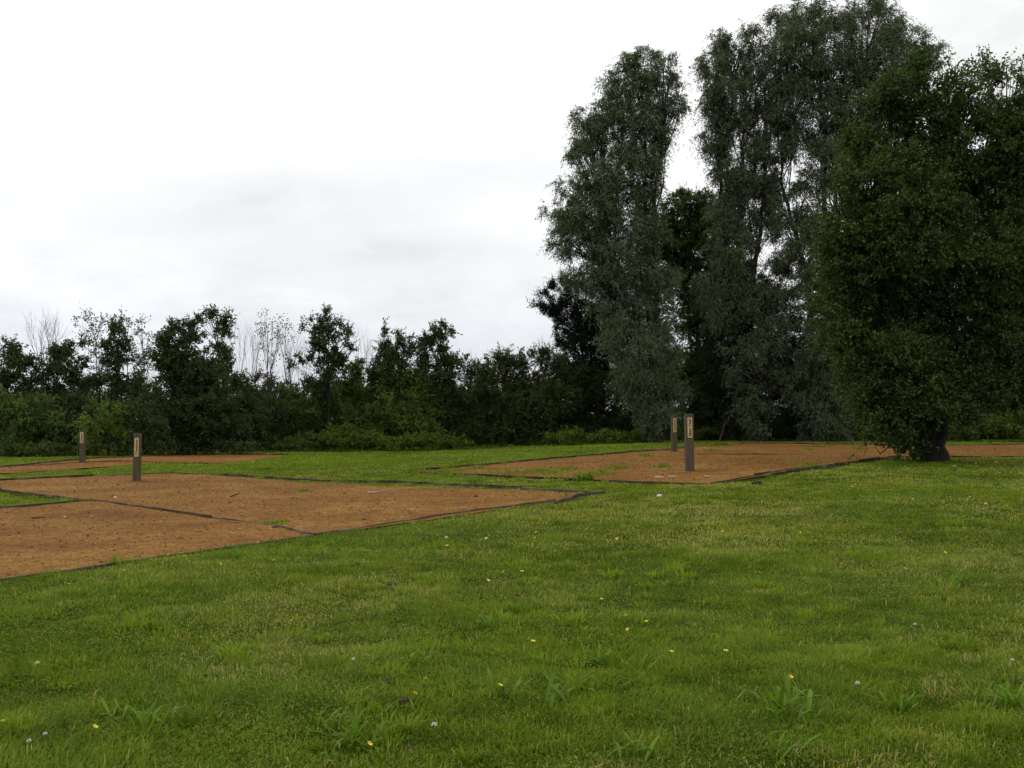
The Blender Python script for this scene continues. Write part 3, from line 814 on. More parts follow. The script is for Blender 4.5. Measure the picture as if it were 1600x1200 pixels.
tree('pine_tree', 'nearly black pine with level branches, left of the tall willow', 'tree', (915, 696), 58,
     [(884, 434, 10, 7), (874, 448, 12, 6), (858, 462, 12, 5), (895, 450, 14, 10), (845, 474, 12, 4), (868, 478, 16, 6), (892, 472, 20, 12), (860, 486, 16, 5), (888, 494, 20, 10), (880, 510, 12, 8), (902, 518, 22, 14),
      (880, 530, 10, 6), (900, 545, 24, 16), (885, 562, 16, 8), (910, 580, 30, 20), (940, 540, 30, 30), (930, 490, 30, 30)], 'pine', 'pine', .16,
     [[(915, 696), (912, 600), (908, 520), (896, 436)]], 62, 'trees right of the hedge', lai=4.4)

# --- tall willows
WG = 'tall silvery willows'
tree('willow_tree', 'tall silvery willow standing alone left of the sky gap, leaves hanging to the grass', 'tree', (1020, 692), 54,
     [(1012, 92, 16, 16), (990, 105, 20, 16), (1040, 92, 10, 16, .7), (1030, 120, 22, 20), (972, 128, 24, 20), (1002, 140, 32, 26), (1060, 140, 10, 18, .55), (1062, 172, 12, 18, .55), (1045, 165, 14, 24, .8),
      (945, 165, 20, 20), (985, 180, 34, 28), (1025, 190, 24, 28), (915, 190, 18, 14), (912, 215, 22, 22), (948, 215, 26, 28), (1000, 225, 34, 30), (1036, 228, 14, 18), (905, 250, 16, 20), (945, 262, 30, 26),
      (992, 270, 34, 30), (1022, 270, 12, 24), (890, 295, 22, 18), (925, 300, 28, 24), (972, 310, 34, 28), (1008, 320, 18, 30), (868, 325, 18, 14), (885, 345, 24, 18), (925, 345, 34, 26), (880, 378, 22, 20),
      (970, 360, 36, 30), (912, 388, 34, 26), (1012, 375, 28, 34), (950, 405, 38, 30), (925, 430, 30, 20), (995, 425, 38, 34), (950, 455, 34, 28), (1028, 450, 28, 36), (975, 485, 36, 30), (1015, 505, 36, 36),
      (968, 530, 26, 26), (1000, 555, 34, 32), (1040, 550, 28, 34), (985, 590, 28, 26), (1022, 600, 34, 32), (1000, 630, 22, 24), (1048, 620, 24, 30), (1022, 648, 18, 24), (1008, 668, 12, 12)],
     'willow', 'willow', .30, [[(1020, 692), (1018, 560), (1010, 420), (1005, 250), (1010, 100)], [(1016, 692), (1000, 520), (960, 400), (925, 250)], [(1024, 692), (1026, 520), (1020, 330), (1040, 180), (1045, 90)]], 70, WG, depth=1.0, lai=2.5, deep=2.2)
tree('willow_tree', 'tall narrow willow directly right of the sky gap', 'tree', (1180, 692), 56,
     [(1118, 72, 16, 16), (1138, 66, 16, 14), (1172, 62, 18, 18), (1112, 98, 16, 18), (1145, 95, 24, 22), (1180, 95, 24, 26), (1115, 130, 18, 22), (1150, 135, 28, 26), (1190, 140, 24, 30), (1112, 165, 14, 18),
      (1140, 178, 26, 24), (1178, 185, 30, 28), (1205, 180, 16, 24), (1118, 200, 20, 22), (1155, 222, 30, 26), (1195, 225, 24, 26), (1122, 235, 18, 20), (1140, 262, 26, 20), (1180, 265, 26, 20), (1135, 295, 24, 22),
      (1165, 300, 22, 22), (1205, 262, 16, 18, .7), (1130, 335, 26, 26), (1158, 345, 20, 26), (1186, 315, 14, 18, .5), (1135, 385, 32, 30), (1130, 430, 36, 32), (1165, 440, 26, 26), (1180, 470, 28, 24), (1140, 480, 40, 34), (1205, 460, 16, 20, .6),
      (1190, 300, 24, 24), (1205, 335, 20, 18), (1212, 290, 18, 24), (1172, 372, 14, 24), (1205, 425, 20, 16), (1215, 445, 22, 20), (1218, 490, 22, 26), (1195, 510, 34, 30)],
     'willow', 'willow', .28, [[(1180, 692), (1160, 560), (1152, 420), (1158, 300), (1165, 90)], [(1186, 692), (1172, 540), (1176, 430), (1198, 300), (1195, 130)], [(1176, 692), (1146, 520), (1128, 330), (1122, 90)]], 71, WG, depth=1.0, lai=2.3, deep=1.8)
tree('willow_tree', 'tallest broad willow behind the near tree, its top touching the upper edge of the photo', 'tree', (1290, 692), 55,
     [(1215, 30, 18, 16), (1240, 15, 18, 16), (1268, 8, 18, 16), (1225, 55, 22, 20), (1262, 42, 28, 26), (1295, 30, 16, 18), (1325, 30, 20, 22), (1355, 18, 20, 20), (1382, 12, 16, 16), (1392, 40, 20, 20), (1425, 62, 20, 16),
      (1455, 78, 16, 16), (1450, 95, 22, 16), (1235, 85, 26, 24), (1275, 85, 32, 28), (1320, 75, 32, 28), (1365, 65, 32, 28), (1410, 90, 28, 24), (1232, 118, 22, 22), (1265, 130, 32, 28), (1315, 125, 36, 30), (1365, 115, 36, 30),
      (1240, 155, 26, 24), (1285, 170, 34, 28), (1335, 170, 36, 30), (1385, 155, 34, 28), (1225, 190, 18, 20, 1.05), (1255, 200, 28, 24), (1300, 215, 34, 26), (1350, 215, 34, 28), (1238, 230, 16, 16, 1.05), (1285, 250, 28, 22), (1325, 260, 26, 26),
      (1262, 275, 18, 16, 1.05), (1300, 290, 24, 22), (1245, 300, 14, 14, 1.05), (1222, 335, 14, 16, 1.05), (1262, 330, 16, 20, 1.05), (1290, 335, 16, 24, 1.05), (1228, 368, 18, 18, 1.05), (1252, 392, 20, 18, 1.05), (1222, 402, 16, 16, 1.05), (1275, 385, 18, 26), (1245, 348, 14, 16, 1.05), (1275, 360, 18, 22),
      (1250, 440, 14, 22, 1.05), (1275, 440, 20, 30), (1232, 455, 10, 12, 1.05), (1235, 500, 12, 20, 1.05), (1270, 500, 24, 30), (1290, 560, 30, 34), (1295, 625, 34, 30)],
     'willow', 'willow', .30, [[(1290, 692), (1270, 560), (1262, 430), (1225, 300), (1215, 200)], [(1294, 692), (1296, 560), (1285, 420), (1292, 250), (1270, 40)], [(1300, 692), (1316, 520), (1330, 300), (1345, 120), (1360, 30)], [(1298, 692), (1300, 480), (1308, 330), (1300, 160)]], 72, WG, depth=1.0, lai=2.2, deep=2.4)
# darker trees behind and between the willows
DG = 'dark trees behind the willows'
tree('tree', 'lower dark green tree filling the space between the two left willows', 'tree', (1090, 692), 60,
     [(1068, 322, 22, 16), (1095, 316, 24, 15), (1118, 325, 20, 18), (1050, 345, 22, 18), (1040, 380, 26, 30), (1036, 340, 18, 20), (1030, 420, 24, 30), (1058, 312, 16, 12), (1130, 370, 26, 34), (1140, 430, 26, 34), (1085, 350, 32, 26), (1112, 350, 26, 28), (1065, 390, 36, 34), (1100, 400, 32, 30), (1070, 440, 36, 32), (1105, 460, 34, 34), (1075, 500, 38, 36), (1110, 530, 36, 36), (1080, 570, 40, 40), (1120, 600, 40, 36), (1090, 640, 44, 34)],
     'tree', 'mid', .25, seed=80, group=DG, lai=3.4)
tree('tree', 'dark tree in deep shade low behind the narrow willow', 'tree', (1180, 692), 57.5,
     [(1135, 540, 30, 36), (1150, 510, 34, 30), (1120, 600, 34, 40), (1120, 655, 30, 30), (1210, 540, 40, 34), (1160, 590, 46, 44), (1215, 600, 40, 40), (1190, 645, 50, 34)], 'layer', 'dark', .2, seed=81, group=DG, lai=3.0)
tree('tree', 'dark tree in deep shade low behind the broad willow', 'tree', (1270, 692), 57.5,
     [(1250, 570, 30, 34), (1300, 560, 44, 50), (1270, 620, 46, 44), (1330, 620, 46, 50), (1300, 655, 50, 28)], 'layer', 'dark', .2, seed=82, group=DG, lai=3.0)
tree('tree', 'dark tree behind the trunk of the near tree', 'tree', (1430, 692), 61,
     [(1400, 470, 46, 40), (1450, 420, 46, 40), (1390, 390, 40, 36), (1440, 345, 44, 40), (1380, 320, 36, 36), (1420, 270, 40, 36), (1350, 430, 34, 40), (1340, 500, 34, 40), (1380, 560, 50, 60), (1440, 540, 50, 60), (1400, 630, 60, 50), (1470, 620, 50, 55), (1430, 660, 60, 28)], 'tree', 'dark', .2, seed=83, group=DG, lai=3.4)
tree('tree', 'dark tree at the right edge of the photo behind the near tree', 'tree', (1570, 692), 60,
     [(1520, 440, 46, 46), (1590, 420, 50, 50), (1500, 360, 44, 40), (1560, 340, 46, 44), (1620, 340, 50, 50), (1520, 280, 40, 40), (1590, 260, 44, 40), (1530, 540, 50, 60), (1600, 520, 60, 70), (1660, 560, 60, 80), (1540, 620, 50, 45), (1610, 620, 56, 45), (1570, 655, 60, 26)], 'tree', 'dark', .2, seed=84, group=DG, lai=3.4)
tree('willow_sapling', 'thin silvery willow regrowth in the dark below the narrow willow', 'bush', (1185, 690), 54.8,
     [(1150, 560, 26, 26, .5), (1185, 545, 28, 26, .6), (1220, 555, 26, 26, .5), (1190, 590, 30, 26, .6), (1215, 610, 26, 24, .5), (1170, 625, 28, 26, .6), (1195, 650, 26, 20, .7), (1180, 672, 20, 14, .6)],
     'willow', 'willow', .03, seed=86, lai=2.4, branch=.012)
tree('willow_sapling', 'silvery willow regrowth hanging low beside the left side of the near tree', 'bush', (1275, 690), 54.5,
     [(1245, 565, 22, 26, .8), (1275, 560, 26, 30, .8), (1250, 610, 22, 26, .8), (1282, 610, 28, 28), (1262, 645, 28, 22, .9), (1295, 650, 28, 24), (1275, 672, 26, 16, .9), (1315, 668, 22, 18)],
     'willow', 'willow', .03, seed=87, lai=2.6, branch=.012)
# low growth below the willows
BG = 'low brambles along the edge of the trees'
for q_, (lab, b_, Y_, lo_, mt) in enumerate([
    ('sunlit bramble mound in front of the rounded dark green bush', (530, 700), 52, [(500, 686, 24, 10), (528, 680, 28, 14), (560, 686, 28, 12)], 'bramble'),
    ('low sunlit brambles in front of the brighter layered bush', (625, 700), 52, [(596, 690, 28, 10), (630, 688, 30, 10), (664, 688, 30, 10)], 'bramble'),
    ('low sunlit brambles at the left foot of the hawthorn', (710, 698), 52.5, [(694, 689, 24, 10), (718, 688, 22, 9)], 'bramble'),
    ('dull olive brambles in front of the gap of the hedge', (470, 702), 51.5, [(440, 694, 20, 9), (470, 690, 22, 10)], 'dbramble'),
    ('bramble mound between the hawthorn and the tall left willow', (900, 694), 52.5, [(870, 684, 26, 8), (900, 678, 28, 12), (935, 680, 26, 11)], 'bramble'),
    ('low brambles under the hanging leaves of the tall left willow', (975, 692), 53, [(960, 682, 24, 9), (990, 684, 22, 8)], 'bramble'),
    ('shaded brambles behind the two right posts', (1075, 690), 57, [(1045, 680, 26, 9), (1085, 680, 28, 10), (1110, 678, 24, 10)], 'dbramble'),
    ('shaded brambles below the narrow willow', (1165, 688), 57.5, [(1145, 672, 26, 14), (1175, 668, 26, 16), (1205, 674, 26, 14)], 'dbramble'),
    ('shaded brambles below the broad willow', (1265, 688), 57.5, [(1240, 672, 26, 14), (1270, 674, 26, 14), (1310, 676, 28, 12)], 'dbramble'),
    ('dark brambles left of the near tree trunk, beyond the gravel', (1370, 688), 57.5, [(1345, 675, 26, 12), (1390, 674, 28, 13), (1430, 676, 26, 12)], 'dbramble'),
    ('reddish green brambles right of the near tree trunk', (1510, 688), 55, [(1490, 672, 22, 14), (1520, 666, 24, 16)], 'dbramble'),
    ('green brambles at the right edge of the photo beyond the gravel', (1580, 688), 54, [(1555, 668, 24, 15), (1590, 664, 26, 17), (1630, 668, 28, 15)], 'bramble'),
    ('low rough growth at the foot of the hedge at the left edge of the photo', (30, 718), 43.5, [(-10, 702, 26, 9), (25, 700, 24, 9), (55, 704, 20, 7)], 'dbramble'),
    ('low rough growth at the foot of the hedge between the two left posts', (170, 716), 44.5, [(90, 704, 26, 8), (135, 702, 26, 8), (180, 702, 24, 7)], 'dbramble'),
    ('low dark growth at the foot of the broad darkest tree', (270, 712), 47, [(235, 700, 26, 8), (280, 698, 28, 8), (325, 698, 28, 8), (370, 697, 26, 8)], 'dark')]):
    tree('bramble_patch', lab, 'brambles', b_, Y_, lo_, 'bramble', mt, .02, seed=100 + q_, group=BG, limbs=True, branch=.008, crown_name='leaves', depth=1.3)

# --- near tree on the lawn at the right
nt_ = tree('sallow_tree', 'near broad tree with yellow green leaves and thick dark trunk on the lawn', 'tree', (1460, 722), 28.4,
     [(1425, 108, 18, 20), (1400, 135, 24, 20), (1440, 138, 28, 24), (1368, 160, 24, 22), (1480, 128, 22, 20, .7), (1500, 140, 18, 18, .6), (1530, 110, 14, 18, .45), (1548, 128, 18, 20, .5), (1572, 112, 13, 20, .45), (1592, 130, 14, 24, .45),
      (1405, 180, 34, 28), (1455, 185, 36, 30), (1510, 175, 34, 26), (1560, 175, 34, 28), (1610, 190, 34, 34), (1355, 205, 28, 26), (1395, 235, 38, 32), (1450, 240, 44, 36), (1515, 235, 44, 36), (1575, 240, 44, 38), (1640, 250, 44, 44),
      (1342, 255, 28, 28), (1370, 290, 40, 34), (1430, 305, 48, 40), (1500, 305, 50, 42), (1570, 310, 50, 42), (1640, 330, 50, 50), (1320, 312, 28, 28), (1325, 350, 36, 32), (1385, 370, 46, 38), (1455, 375, 52, 42), (1530, 380, 54, 44), (1605, 390, 54, 48),
      (1304, 385, 28, 26), (1310, 420, 34, 32), (1360, 440, 46, 38), (1430, 445, 54, 42), (1510, 455, 56, 44), (1590, 460, 54, 48), (1660, 430, 54, 60), (1298, 455, 26, 26), (1312, 490, 32, 32), (1370, 510, 48, 38), (1445, 515, 54, 40), (1525, 525, 54, 42), (1600, 535, 50, 44),
      (1316, 540, 28, 26), (1340, 565, 40, 32), (1400, 575, 46, 34), (1470, 580, 48, 34), (1545, 590, 48, 34), (1615, 590, 46, 36), (1336, 598, 24, 24), (1368, 622, 32, 26), (1405, 630, 42, 28), (1460, 632, 40, 26), (1515, 630, 34, 24), (1358, 648, 22, 18), (1375, 662, 28, 18), (1420, 668, 30, 16), (1360, 688, 14, 8), (1395, 685, 18, 10)],
     'near', 'near', .26, [[(1460, 722), (1460, 640), (1462, 540), (1470, 400), (1480, 200)], [(1455, 722), (1450, 640), (1400, 520), (1360, 350)], [(1464, 722), (1470, 630), (1530, 500), (1560, 300)]], 90, None, depth=1.0, twigs=True, branch=.022, deep=2.5, lai=2.9)
tree('sucker_shoots', 'low dark leafy shoots growing against the left foot of the near tree trunk', 'shrub', (1432, 722), 28.2,
     [(1428, 700, 16, 14), (1412, 702, 12, 12), (1440, 690, 10, 16), (1398, 690, 10, 8, .7)], 'near', 'near', .02, seed=91, limbs=False, crown_name='leaves', twigs=True, branch=.012)

# fallen dead branch under the willows
def dead_branch(pts, label):
    P = [at(*p) for p in pts]
    root = empty('dead_branch', (P[0].x, P[0].y, float(g(P[0].x, P[0].y))), label, 'branch')
    st = Sticks(); P = np.array([p[:] for p in P]); P[0, 2] = float(g(P[0, 0], P[0, 1]))
    st.path(P, .05, .015)
    for q_ in (1, 2, 3):
        if q_ < len(P) - 1:
            d = P[q_ + 1] - P[q_]; st.add([P[q_]], [P[q_] + d * .7 + [.35, .1, -.25]], .018, .006); st.add([P[q_]], [P[q_] + d * .5 + [-.3, .0, .2]], .014, .005)
    st.build('limb', 5, M['greybark'], root, root.location)
dead_branch([(1124, 688, 55), (1132, 664, 55), (1140, 652, 55), (1148, 638, 55.2), (1156, 630, 55.4)], 'pale dead branch leaning in the dark gap below the narrow willow')

print('leaves', sum(LEAVES), 'trees done', round(time.time() - T0, 1))
# ------------------------------------------------------------------ grass
def blades(n_per, y0, y1, hmin, hmax, wid, seed, spread=.60, far=False):
    r = np.random.default_rng(seed)
    mg = 3.6                                             # lawn beyond the edges of the view too
    area = spread * (y1 ** 2 - y0 ** 2) + 2 * mg * (y1 - y0)
    n = int(area * n_per)
    y = r.uniform(y0, y1, n * 2); y = y[r.random(n * 2) < (spread * y + mg) / (spread * y1 + mg)]
    y = y[:n]; n = len(y); x = (spread * y + mg) * r.uniform(-1, 1, n)
    # turf grows in tufts
    dens = fbm(x * 2.2, y * 2.2, 61, 3)
    keep = r.random(n) < np.clip(-.1 + 2.1 * dens, .28, 1)
    jx = x + r.normal(0, .05, n) + (fbm(x * 1.6, y * 1.6, 151, 3) - .5) * (.5 if y1 < 20 else .2); jy = y + r.normal(0, .05, n) + (fbm(x * 1.6, y * 1.6, 161, 3) - .5) * (.6 if y1 < 20 else .3)
    ins = inside(jx, jy); creep = .08 + .45 * np.clip(fbm(x * 2.3, y * 2.3, 191, 3) - .35, 0, 1) * (1 if y1 < 25 else .4)
    ins &= inside(jx, jy - creep) & inside(jx - creep * .5, jy)
    keep &= ~ins
    if y1 > 20: keep &= ~(inside(x, y + .6) & (y > 20))
    x, y, dens = x[keep], y[keep], dens[keep]; n = len(x)
    z = g(x, y) - .004
    tuft = fbm(x * 3.1, y * 3.1, 71, 2)
    big = fbm(x * .45, y * .45, 81, 3); cl_ = fbm(x * 5, y * 5, 171, 3); cm_ = fbm(x * 1.3, y * 1.3, 181, 3)
    lenf = (.35 + 1.25 * tuft ** 1.6) * (.7 + .6 * big)
    L = (hmin + (hmax - hmin) * r.random(n) ** 1.5) * lenf
    az = r.uniform(0, 2 * np.pi, n)
    flow = fbm(x * .8, y * .8, 91, 2) * 12
    az = np.where(r.random(n) < .5, az, flow + r.normal(0, .6, n))
    lean = np.clip(r.normal(.95, .42, n), .05, 1.5)
    h = np.stack([np.cos(az), np.sin(az), np.zeros(n)], 1)
    up = np.array([0, 0, 1.0])
    p0 = np.stack([x, y, z], 1)
    d1 = h * np.sin(lean * .6)[:, None] + up * np.cos(lean * .6)[:, None]
    d2 = h * np.sin(lean * 1.35)[:, None] + up * np.cos(lean * 1.35)[:, None]
    p1 = p0 + d1 * (L * .55)[:, None]; p2 = p1 + d2 * (L * .45)[:, None]
    wa = az + np.pi / 2 + r.normal(0, .5, n)
    w = np.stack([np.cos(wa), np.sin(wa), np.zeros(n)], 1) * (wid * r.uniform(.6, 1.3, n))[:, None] / 2
    V_ = np.stack([p0 - w, p0 + w, p1 + w * .85, p1 - w * .85, p2], 1).reshape(-1, 3)
    f = np.array([0, 1, 2, 3, 3, 2, 4])
    lp_ = (f[None] + (np.arange(n) * 5)[:, None]).ravel()
    ss = np.stack([np.arange(n) * 7, np.arange(n) * 7 + 4], 1).ravel()
    # yellowed turf in patches, more of it to the right
    dry = fbm(x * .55 + 3, y * .55, 101, 4); dry2 = fbm(x * 2.6, y * 2.6, 111, 3)
    t = .40 + (big - .5) * .5 + (cl_ - .5) * .8 + (cm_ - .5) * .45 + r.normal(0, .15, n) + (.08 if far else 0)
    pd = np.clip((dry - .50) * 2.2 + (dry2 - .5) * .9 + .24 + .03 * np.clip(x, -6, 8), .05, .85)
    if far: pd *= .35
    isdry = r.random(n) < pd * .55
    t = np.where(isdry, .82 + .18 * r.random(n), np.clip(t, 0, .8))
    return V_, lp_, ss, np.repeat(t, 2)
def grass_obj(name, parts, label):
    Vs, Ls, Ss, Ts = [], [], [], []; ov = ol = 0
    for V_, l_, s_, t_ in parts:
        Vs.append(V_); Ls.append(l_ + ov); Ss.append(s_ + ol); Ts.append(t_); ov += len(V_); ol += len(l_)
    me_ = mesh_np(name, np.concatenate(Vs), np.concatenate(Ls), np.concatenate(Ss), {'tone': np.concatenate(Ts)})
    tag(link(name, me_, M['grass']), label, 'grass', kind='stuff')
def tufts(ncl, y0, y1, seed):
    r = np.random.default_rng(seed)
    y = np.sqrt(r.uniform(y0 ** 2, y1 ** 2, ncl)); x = (y * .58 + 2) * r.uniform(-1, 1, ncl)
    k_ = (r.random(ncl) < np.clip((fbm(x * .5, y * .5, 231, 3) - .42) * 5, .12, 1)) & ~inside(x, y); x, y = x[k_], y[k_]; ncl = len(x)
    nb = r.integers(18, 60, ncl); sz = r.uniform(.6, 1.35, ncl); I = np.repeat(np.arange(ncl), nb); n = len(I)
    a = r.uniform(0, 6.283, n); rr = r.random(n) ** .6 * .075 * sz[I] * (1 + .02 * y[I])
    bx, by = x[I] + np.cos(a) * rr, y[I] + np.sin(a) * rr
    L = (.05 + .06 * r.random(n)) * sz[I]; az = a + r.normal(0, .7, n); lean = np.clip(r.normal(.55, .3, n), .05, 1.3)
    wid = np.where(r.random(ncl) < .45, .011, .0055)[I] * (1 + .04 * y[I]) * r.uniform(.7, 1.3, n)
    h = np.stack([np.cos(az), np.sin(az), np.zeros(n)], 1); up = np.array([0, 0, 1.0])
    p0 = np.stack([bx, by, g(bx, by) - .004], 1)
    p1 = p0 + (h * np.sin(lean * .6)[:, None] + up * np.cos(lean * .6)[:, None]) * (L * .55)[:, None]
    p2 = p1 + (h * np.sin(lean * 1.7)[:, None] + up * np.cos(lean * 1.7)[:, None]) * (L * .45)[:, None]
    wa = az + np.pi / 2 + r.normal(0, .5, n)
    w = np.stack([np.cos(wa), np.sin(wa), np.zeros(n)], 1) * wid[:, None] / 2
    V_ = np.stack([p0 - w * .6, p0 + w * .6, p1 + w, p1 - w, p2], 1).reshape(-1, 3)
    f = np.array([0, 1, 2, 3, 3, 2, 4])
    lp_ = (f[None] + (np.arange(n) * 5)[:, None]).ravel()
    ss = np.stack([np.arange(n) * 7, np.arange(n) * 7 + 4], 1).ravel()
    t = np.clip(r.normal(.58, .15, ncl)[I] + r.normal(0, .1, n), 0, .78)
    return V_, lp_, ss, np.repeat(t, 2)
grass_obj('grass', [tufts(620, 3.6, 14, 241), tufts(1500, 14, 34, 242), blades(12000, 2.4, 7, .028, .088, .0052, 201), blades(7000, 7, 12, .03, .082, .0062, 202), blades(3000, 12, 20, .03, .075, .009, 203),
                    blades(900, 20, 34, .03, .065, .016, 204), blades(350, 34, 64, .04, .11, .028, 205, .58, True)],
          'rough mown grass lawn with yellowed patches')
print('grass done', round(time.time() - T0, 1))
# clover and small broad leaves in the turf
def clover(seed):
    r = np.random.default_rng(seed)
    n = 190000; s_ = .6
    y = np.sqrt(r.uniform(2.4 ** 2, 15 ** 2, n)); x = (y * s_ + 2.5) * r.uniform(-1, 1, n)
    f = fbm(x * .8, y * .8, 121, 3) + .10 * (x < 0) - .02 * x
    k_ = (r.random(n) < np.clip((f - .42) * 5, .04, 1)) & ~inside(x, y)
    x, y = x[k_], y[k_]; n = len(x)
    z = g(x, y) + r.uniform(.008, .045, n)
    Cc = np.stack([x, y, z], 1)
    Nn = unit(rdir(n, r) * .55 + np.array([0, 0, 1.0])); D = rdir(n, r); D -= Nn * (D * Nn).sum(1, keepdims=True)
    V_ = leaf_arrays(Cc, D, Nn, r.uniform(.012, .03, n), r.uniform(.010, .02, n))
    o = leaf_obj('clover', V_, np.clip(.45 + (f[k_] - .5) + r.normal(0, .2, n), 0, 1), M['clover'], None, (0, 0, 0))
    tag(o, 'small round clover leaves spread through the turf', 'clover', kind='stuff')
clover(211)
# seedlings on the wide gravel bed
def sprouts(seed):
    r = np.random.default_rng(seed)
    cs_ = [(800, 741, 1.0), (715, 737, .6), (745, 733, .5), (850, 737, .5), (965, 733, .5), (1120, 699, .8), (1112, 706, .6), (1010, 714, .4), (940, 742, .6), (905, 747, .5), (1345, 703, .5), (885, 735, .4), (1265, 704, .3),
           (1280, 699, .5), (430, 822, .15), (475, 770, .06), (652, 738, .5), (690, 740, .5), (700, 734, .3), (1265, 729, .5), (860, 742, .6), (1035, 731, .4)]
    Vv, Tt = [], []
    for px, py, s_ in cs_:
        p = G(px, py); n = int(60 + 240 * s_)
        x = p.x + r.normal(0, .28 * s_ + .05, n); y = p.y + r.normal(0, .5 * s_ + .05, n)
        Cc = np.stack([x, y, g(x, y) + r.uniform(.02, .12, n) * (.5 + s_ * .5)], 1)
        V_ = leaf_arrays(Cc, unit(rdir(n, r) + [0, 0, .9]), rdir(n, r), r.uniform(.05, .12, n), r.uniform(.012, .03, n))
        Vv.append(V_); Tt.append(r.random(n) * .8)
    o = leaf_obj('seedlings', np.concatenate(Vv), np.concatenate(Tt), M['grass'], None, (0, 0, 0))
    tag(o, 'thin green seedlings scattered on the gravel', 'seedlings', kind='stuff')
sprouts(221)

# ------------------------------------------------------------------ broad leaved weeds
def weed(px, py, size, nleaf, label, seed, wide=.16, mat='weed'):
    r = np.random.default_rng(seed); p = G(px, py); nleaf = int(nleaf * 2.4); size *= 1.12
    root = empty('weed_rosette', p, label, 'weed', 'broad leaved weeds in the lawn')
    Vv = []; Ff = []; Tn = []
    for q_ in range(nleaf):
        bend = r.normal(0, .5); a_ = r.uniform(0, 6.283); ln = size * r.uniform(.35, 1.1); lean0 = r.uniform(.1, 1.0); curl = r.uniform(.2, 1.5)
        w_ = ln * wide * r.uniform(.55, 1.15)
        h = Vector((math.cos(a_), math.sin(a_), 0)); sd = Vector((-h.y, h.x, 0))
        q0 = h * r.uniform(-.2, size * 1.1) * r.random() + sd * r.uniform(-1, 1) * size * .5
        m_ = 5; pos = Vector(q0); base_i = len(Vv)
        for s_ in range(m_ + 1):
            t_ = s_ / m_; th = lean0 + curl * t_
            prof = (.25 + 1.6 * t_) * (1 - t_) ** .55 if t_ < 1 else .02
            prof = min(prof, 1.0)
            cup = .18 * w_ * prof
            Vv += [pos - sd * w_ * prof / 2 + Vector((0, 0, cup)), pos.copy(), pos + sd * w_ * prof / 2 + Vector((0, 0, cup))]
            hb = h + sd * bend * t_
            pos = pos + (hb * math.sin(th) + Vector((0, 0, math.cos(th)))) * ln / m_
        tn = float(np.clip(r.normal(.5, .2), 0, 1))
        for s_ in range(m_):
            A = base_i + s_ * 3
            Ff += [(A, A + 1, A + 4, A + 3), (A + 1, A + 2, A + 5, A + 4)]; Tn += [tn, tn]
    V_ = np.array([v_[:] for v_ in Vv])
    me_ = mesh_np('leaves', V_, np.array(Ff).ravel(), np.arange(len(Ff)) * 4, {'tone': np.array(Tn)}, smooth=True)
    link('leaves', me_, M[mat], root)
WEEDS = [
    (250, 1150, .17, 16, 'tall leafed weed near the bottom edge, leftmost large one'), (555, 1168, .15, 18, 'broad leafed weed at the bottom edge left of the white clover head'),
    (505, 1140, .13, 12, 'narrow leafed weed left of the bare soil clods'), (655, 1042, .14, 11, 'long leafed weed standing just right of the white flower in mid lawn'), (598, 1120, .12, 10, 'weed beside the lower soil clod'),
    (765, 982, .13, 18, 'weed clump of many short broad leaves in the middle of the lawn'), (800, 958, .12, 10, 'weed just behind the clump of short broad leaves'), (785, 1085, .14, 10, 'upright weed beside the buttercup in the lower middle'),
    (870, 1100, .16, 10, 'upright long leafed weed in the lower middle, right of the buttercup'), (905, 1085, .15, 9, 'weed between the two long leafed weeds in the lower middle'), (940, 1040, .14, 14, 'large weed below the pair of buttercups right of the middle'),
    (990, 1052, .15, 14, 'wide spread weed at the lower middle right, in front of the buttercup pair'), (880, 890, .14, 12, 'weed standing in the far middle of the lawn, with upright pale leaves'), (945, 925, .12, 14, 'weed in the left part of the long weed row'),
    (1000, 925, .13, 16, 'weed in the middle of the long weed row'), (1040, 918, .13, 14, 'weed at the right end of the long weed row'), (1163, 876, .15, 30, 'dense dark round tuft alone in the right half of the lawn'),
    (1270, 888, .12, 18, 'loose weed right of the dense round tuft'), (1225, 868, .12, 14, 'small weed just behind and right of the dense round tuft'), (1500, 915, .14, 18, 'weed clump near the right edge at half lawn depth'),
    (1245, 1125, .18, 20, 'largest spreading weed near the lower right, under a buttercup'), (1165, 1095, .13, 8, 'single upright leaves left of the largest spreading weed'), (1410, 1110, .13, 20, 'bushy weed right of the largest spreading weed'),
    (1575, 1105, .15, 22, 'large weed cut by the right edge near the bottom'), (1000, 1185, .14, 12, 'weed at the bottom edge right of the middle'), (1220, 1188, .13, 10, 'weed at the bottom edge below the largest spreading weed'),
    (1410, 818, .14, 18, 'weed in the far lawn right of the middle'), (1330, 770, .13, 18, 'weed in the far lawn below the near tree crown'), (1518, 775, .13, 16, 'dark weed in the far lawn right of the near tree trunk'),
    (760, 865, .12, 12, 'small weed in the far lawn below the tip of the near gravel bed'), (365, 872, .12, 16, 'weed clump beside the near edge of the front gravel bed'), (885, 778, .12, 10, 'weed beside the tip of the nearest gravel bed'),
    (1275, 800, .13, 16, 'weed in the far lawn left of the one below the near tree'), (1490, 845, .13, 14, 'weed in the far lawn near the right edge'), (190, 1120, .12, 10, 'small weed left of the leftmost large weed'), (1560, 760, .12, 14, 'weed in the lawn shade right of the near tree')]
for q_, (px, py, s_, nl_, lab) in enumerate(WEEDS):
    weed(px, py, s_, nl_, lab, 300 + q_, .10 if 'tuft' in lab or 'far lawn' in lab else .17, 'grass' if 'far lawn' in lab or 'tuft' in lab else 'weed')
weed(915, 752, .22, 26, 'pale leafed broad weed growing at the near edge of the wide gravel bed', 350, .3)

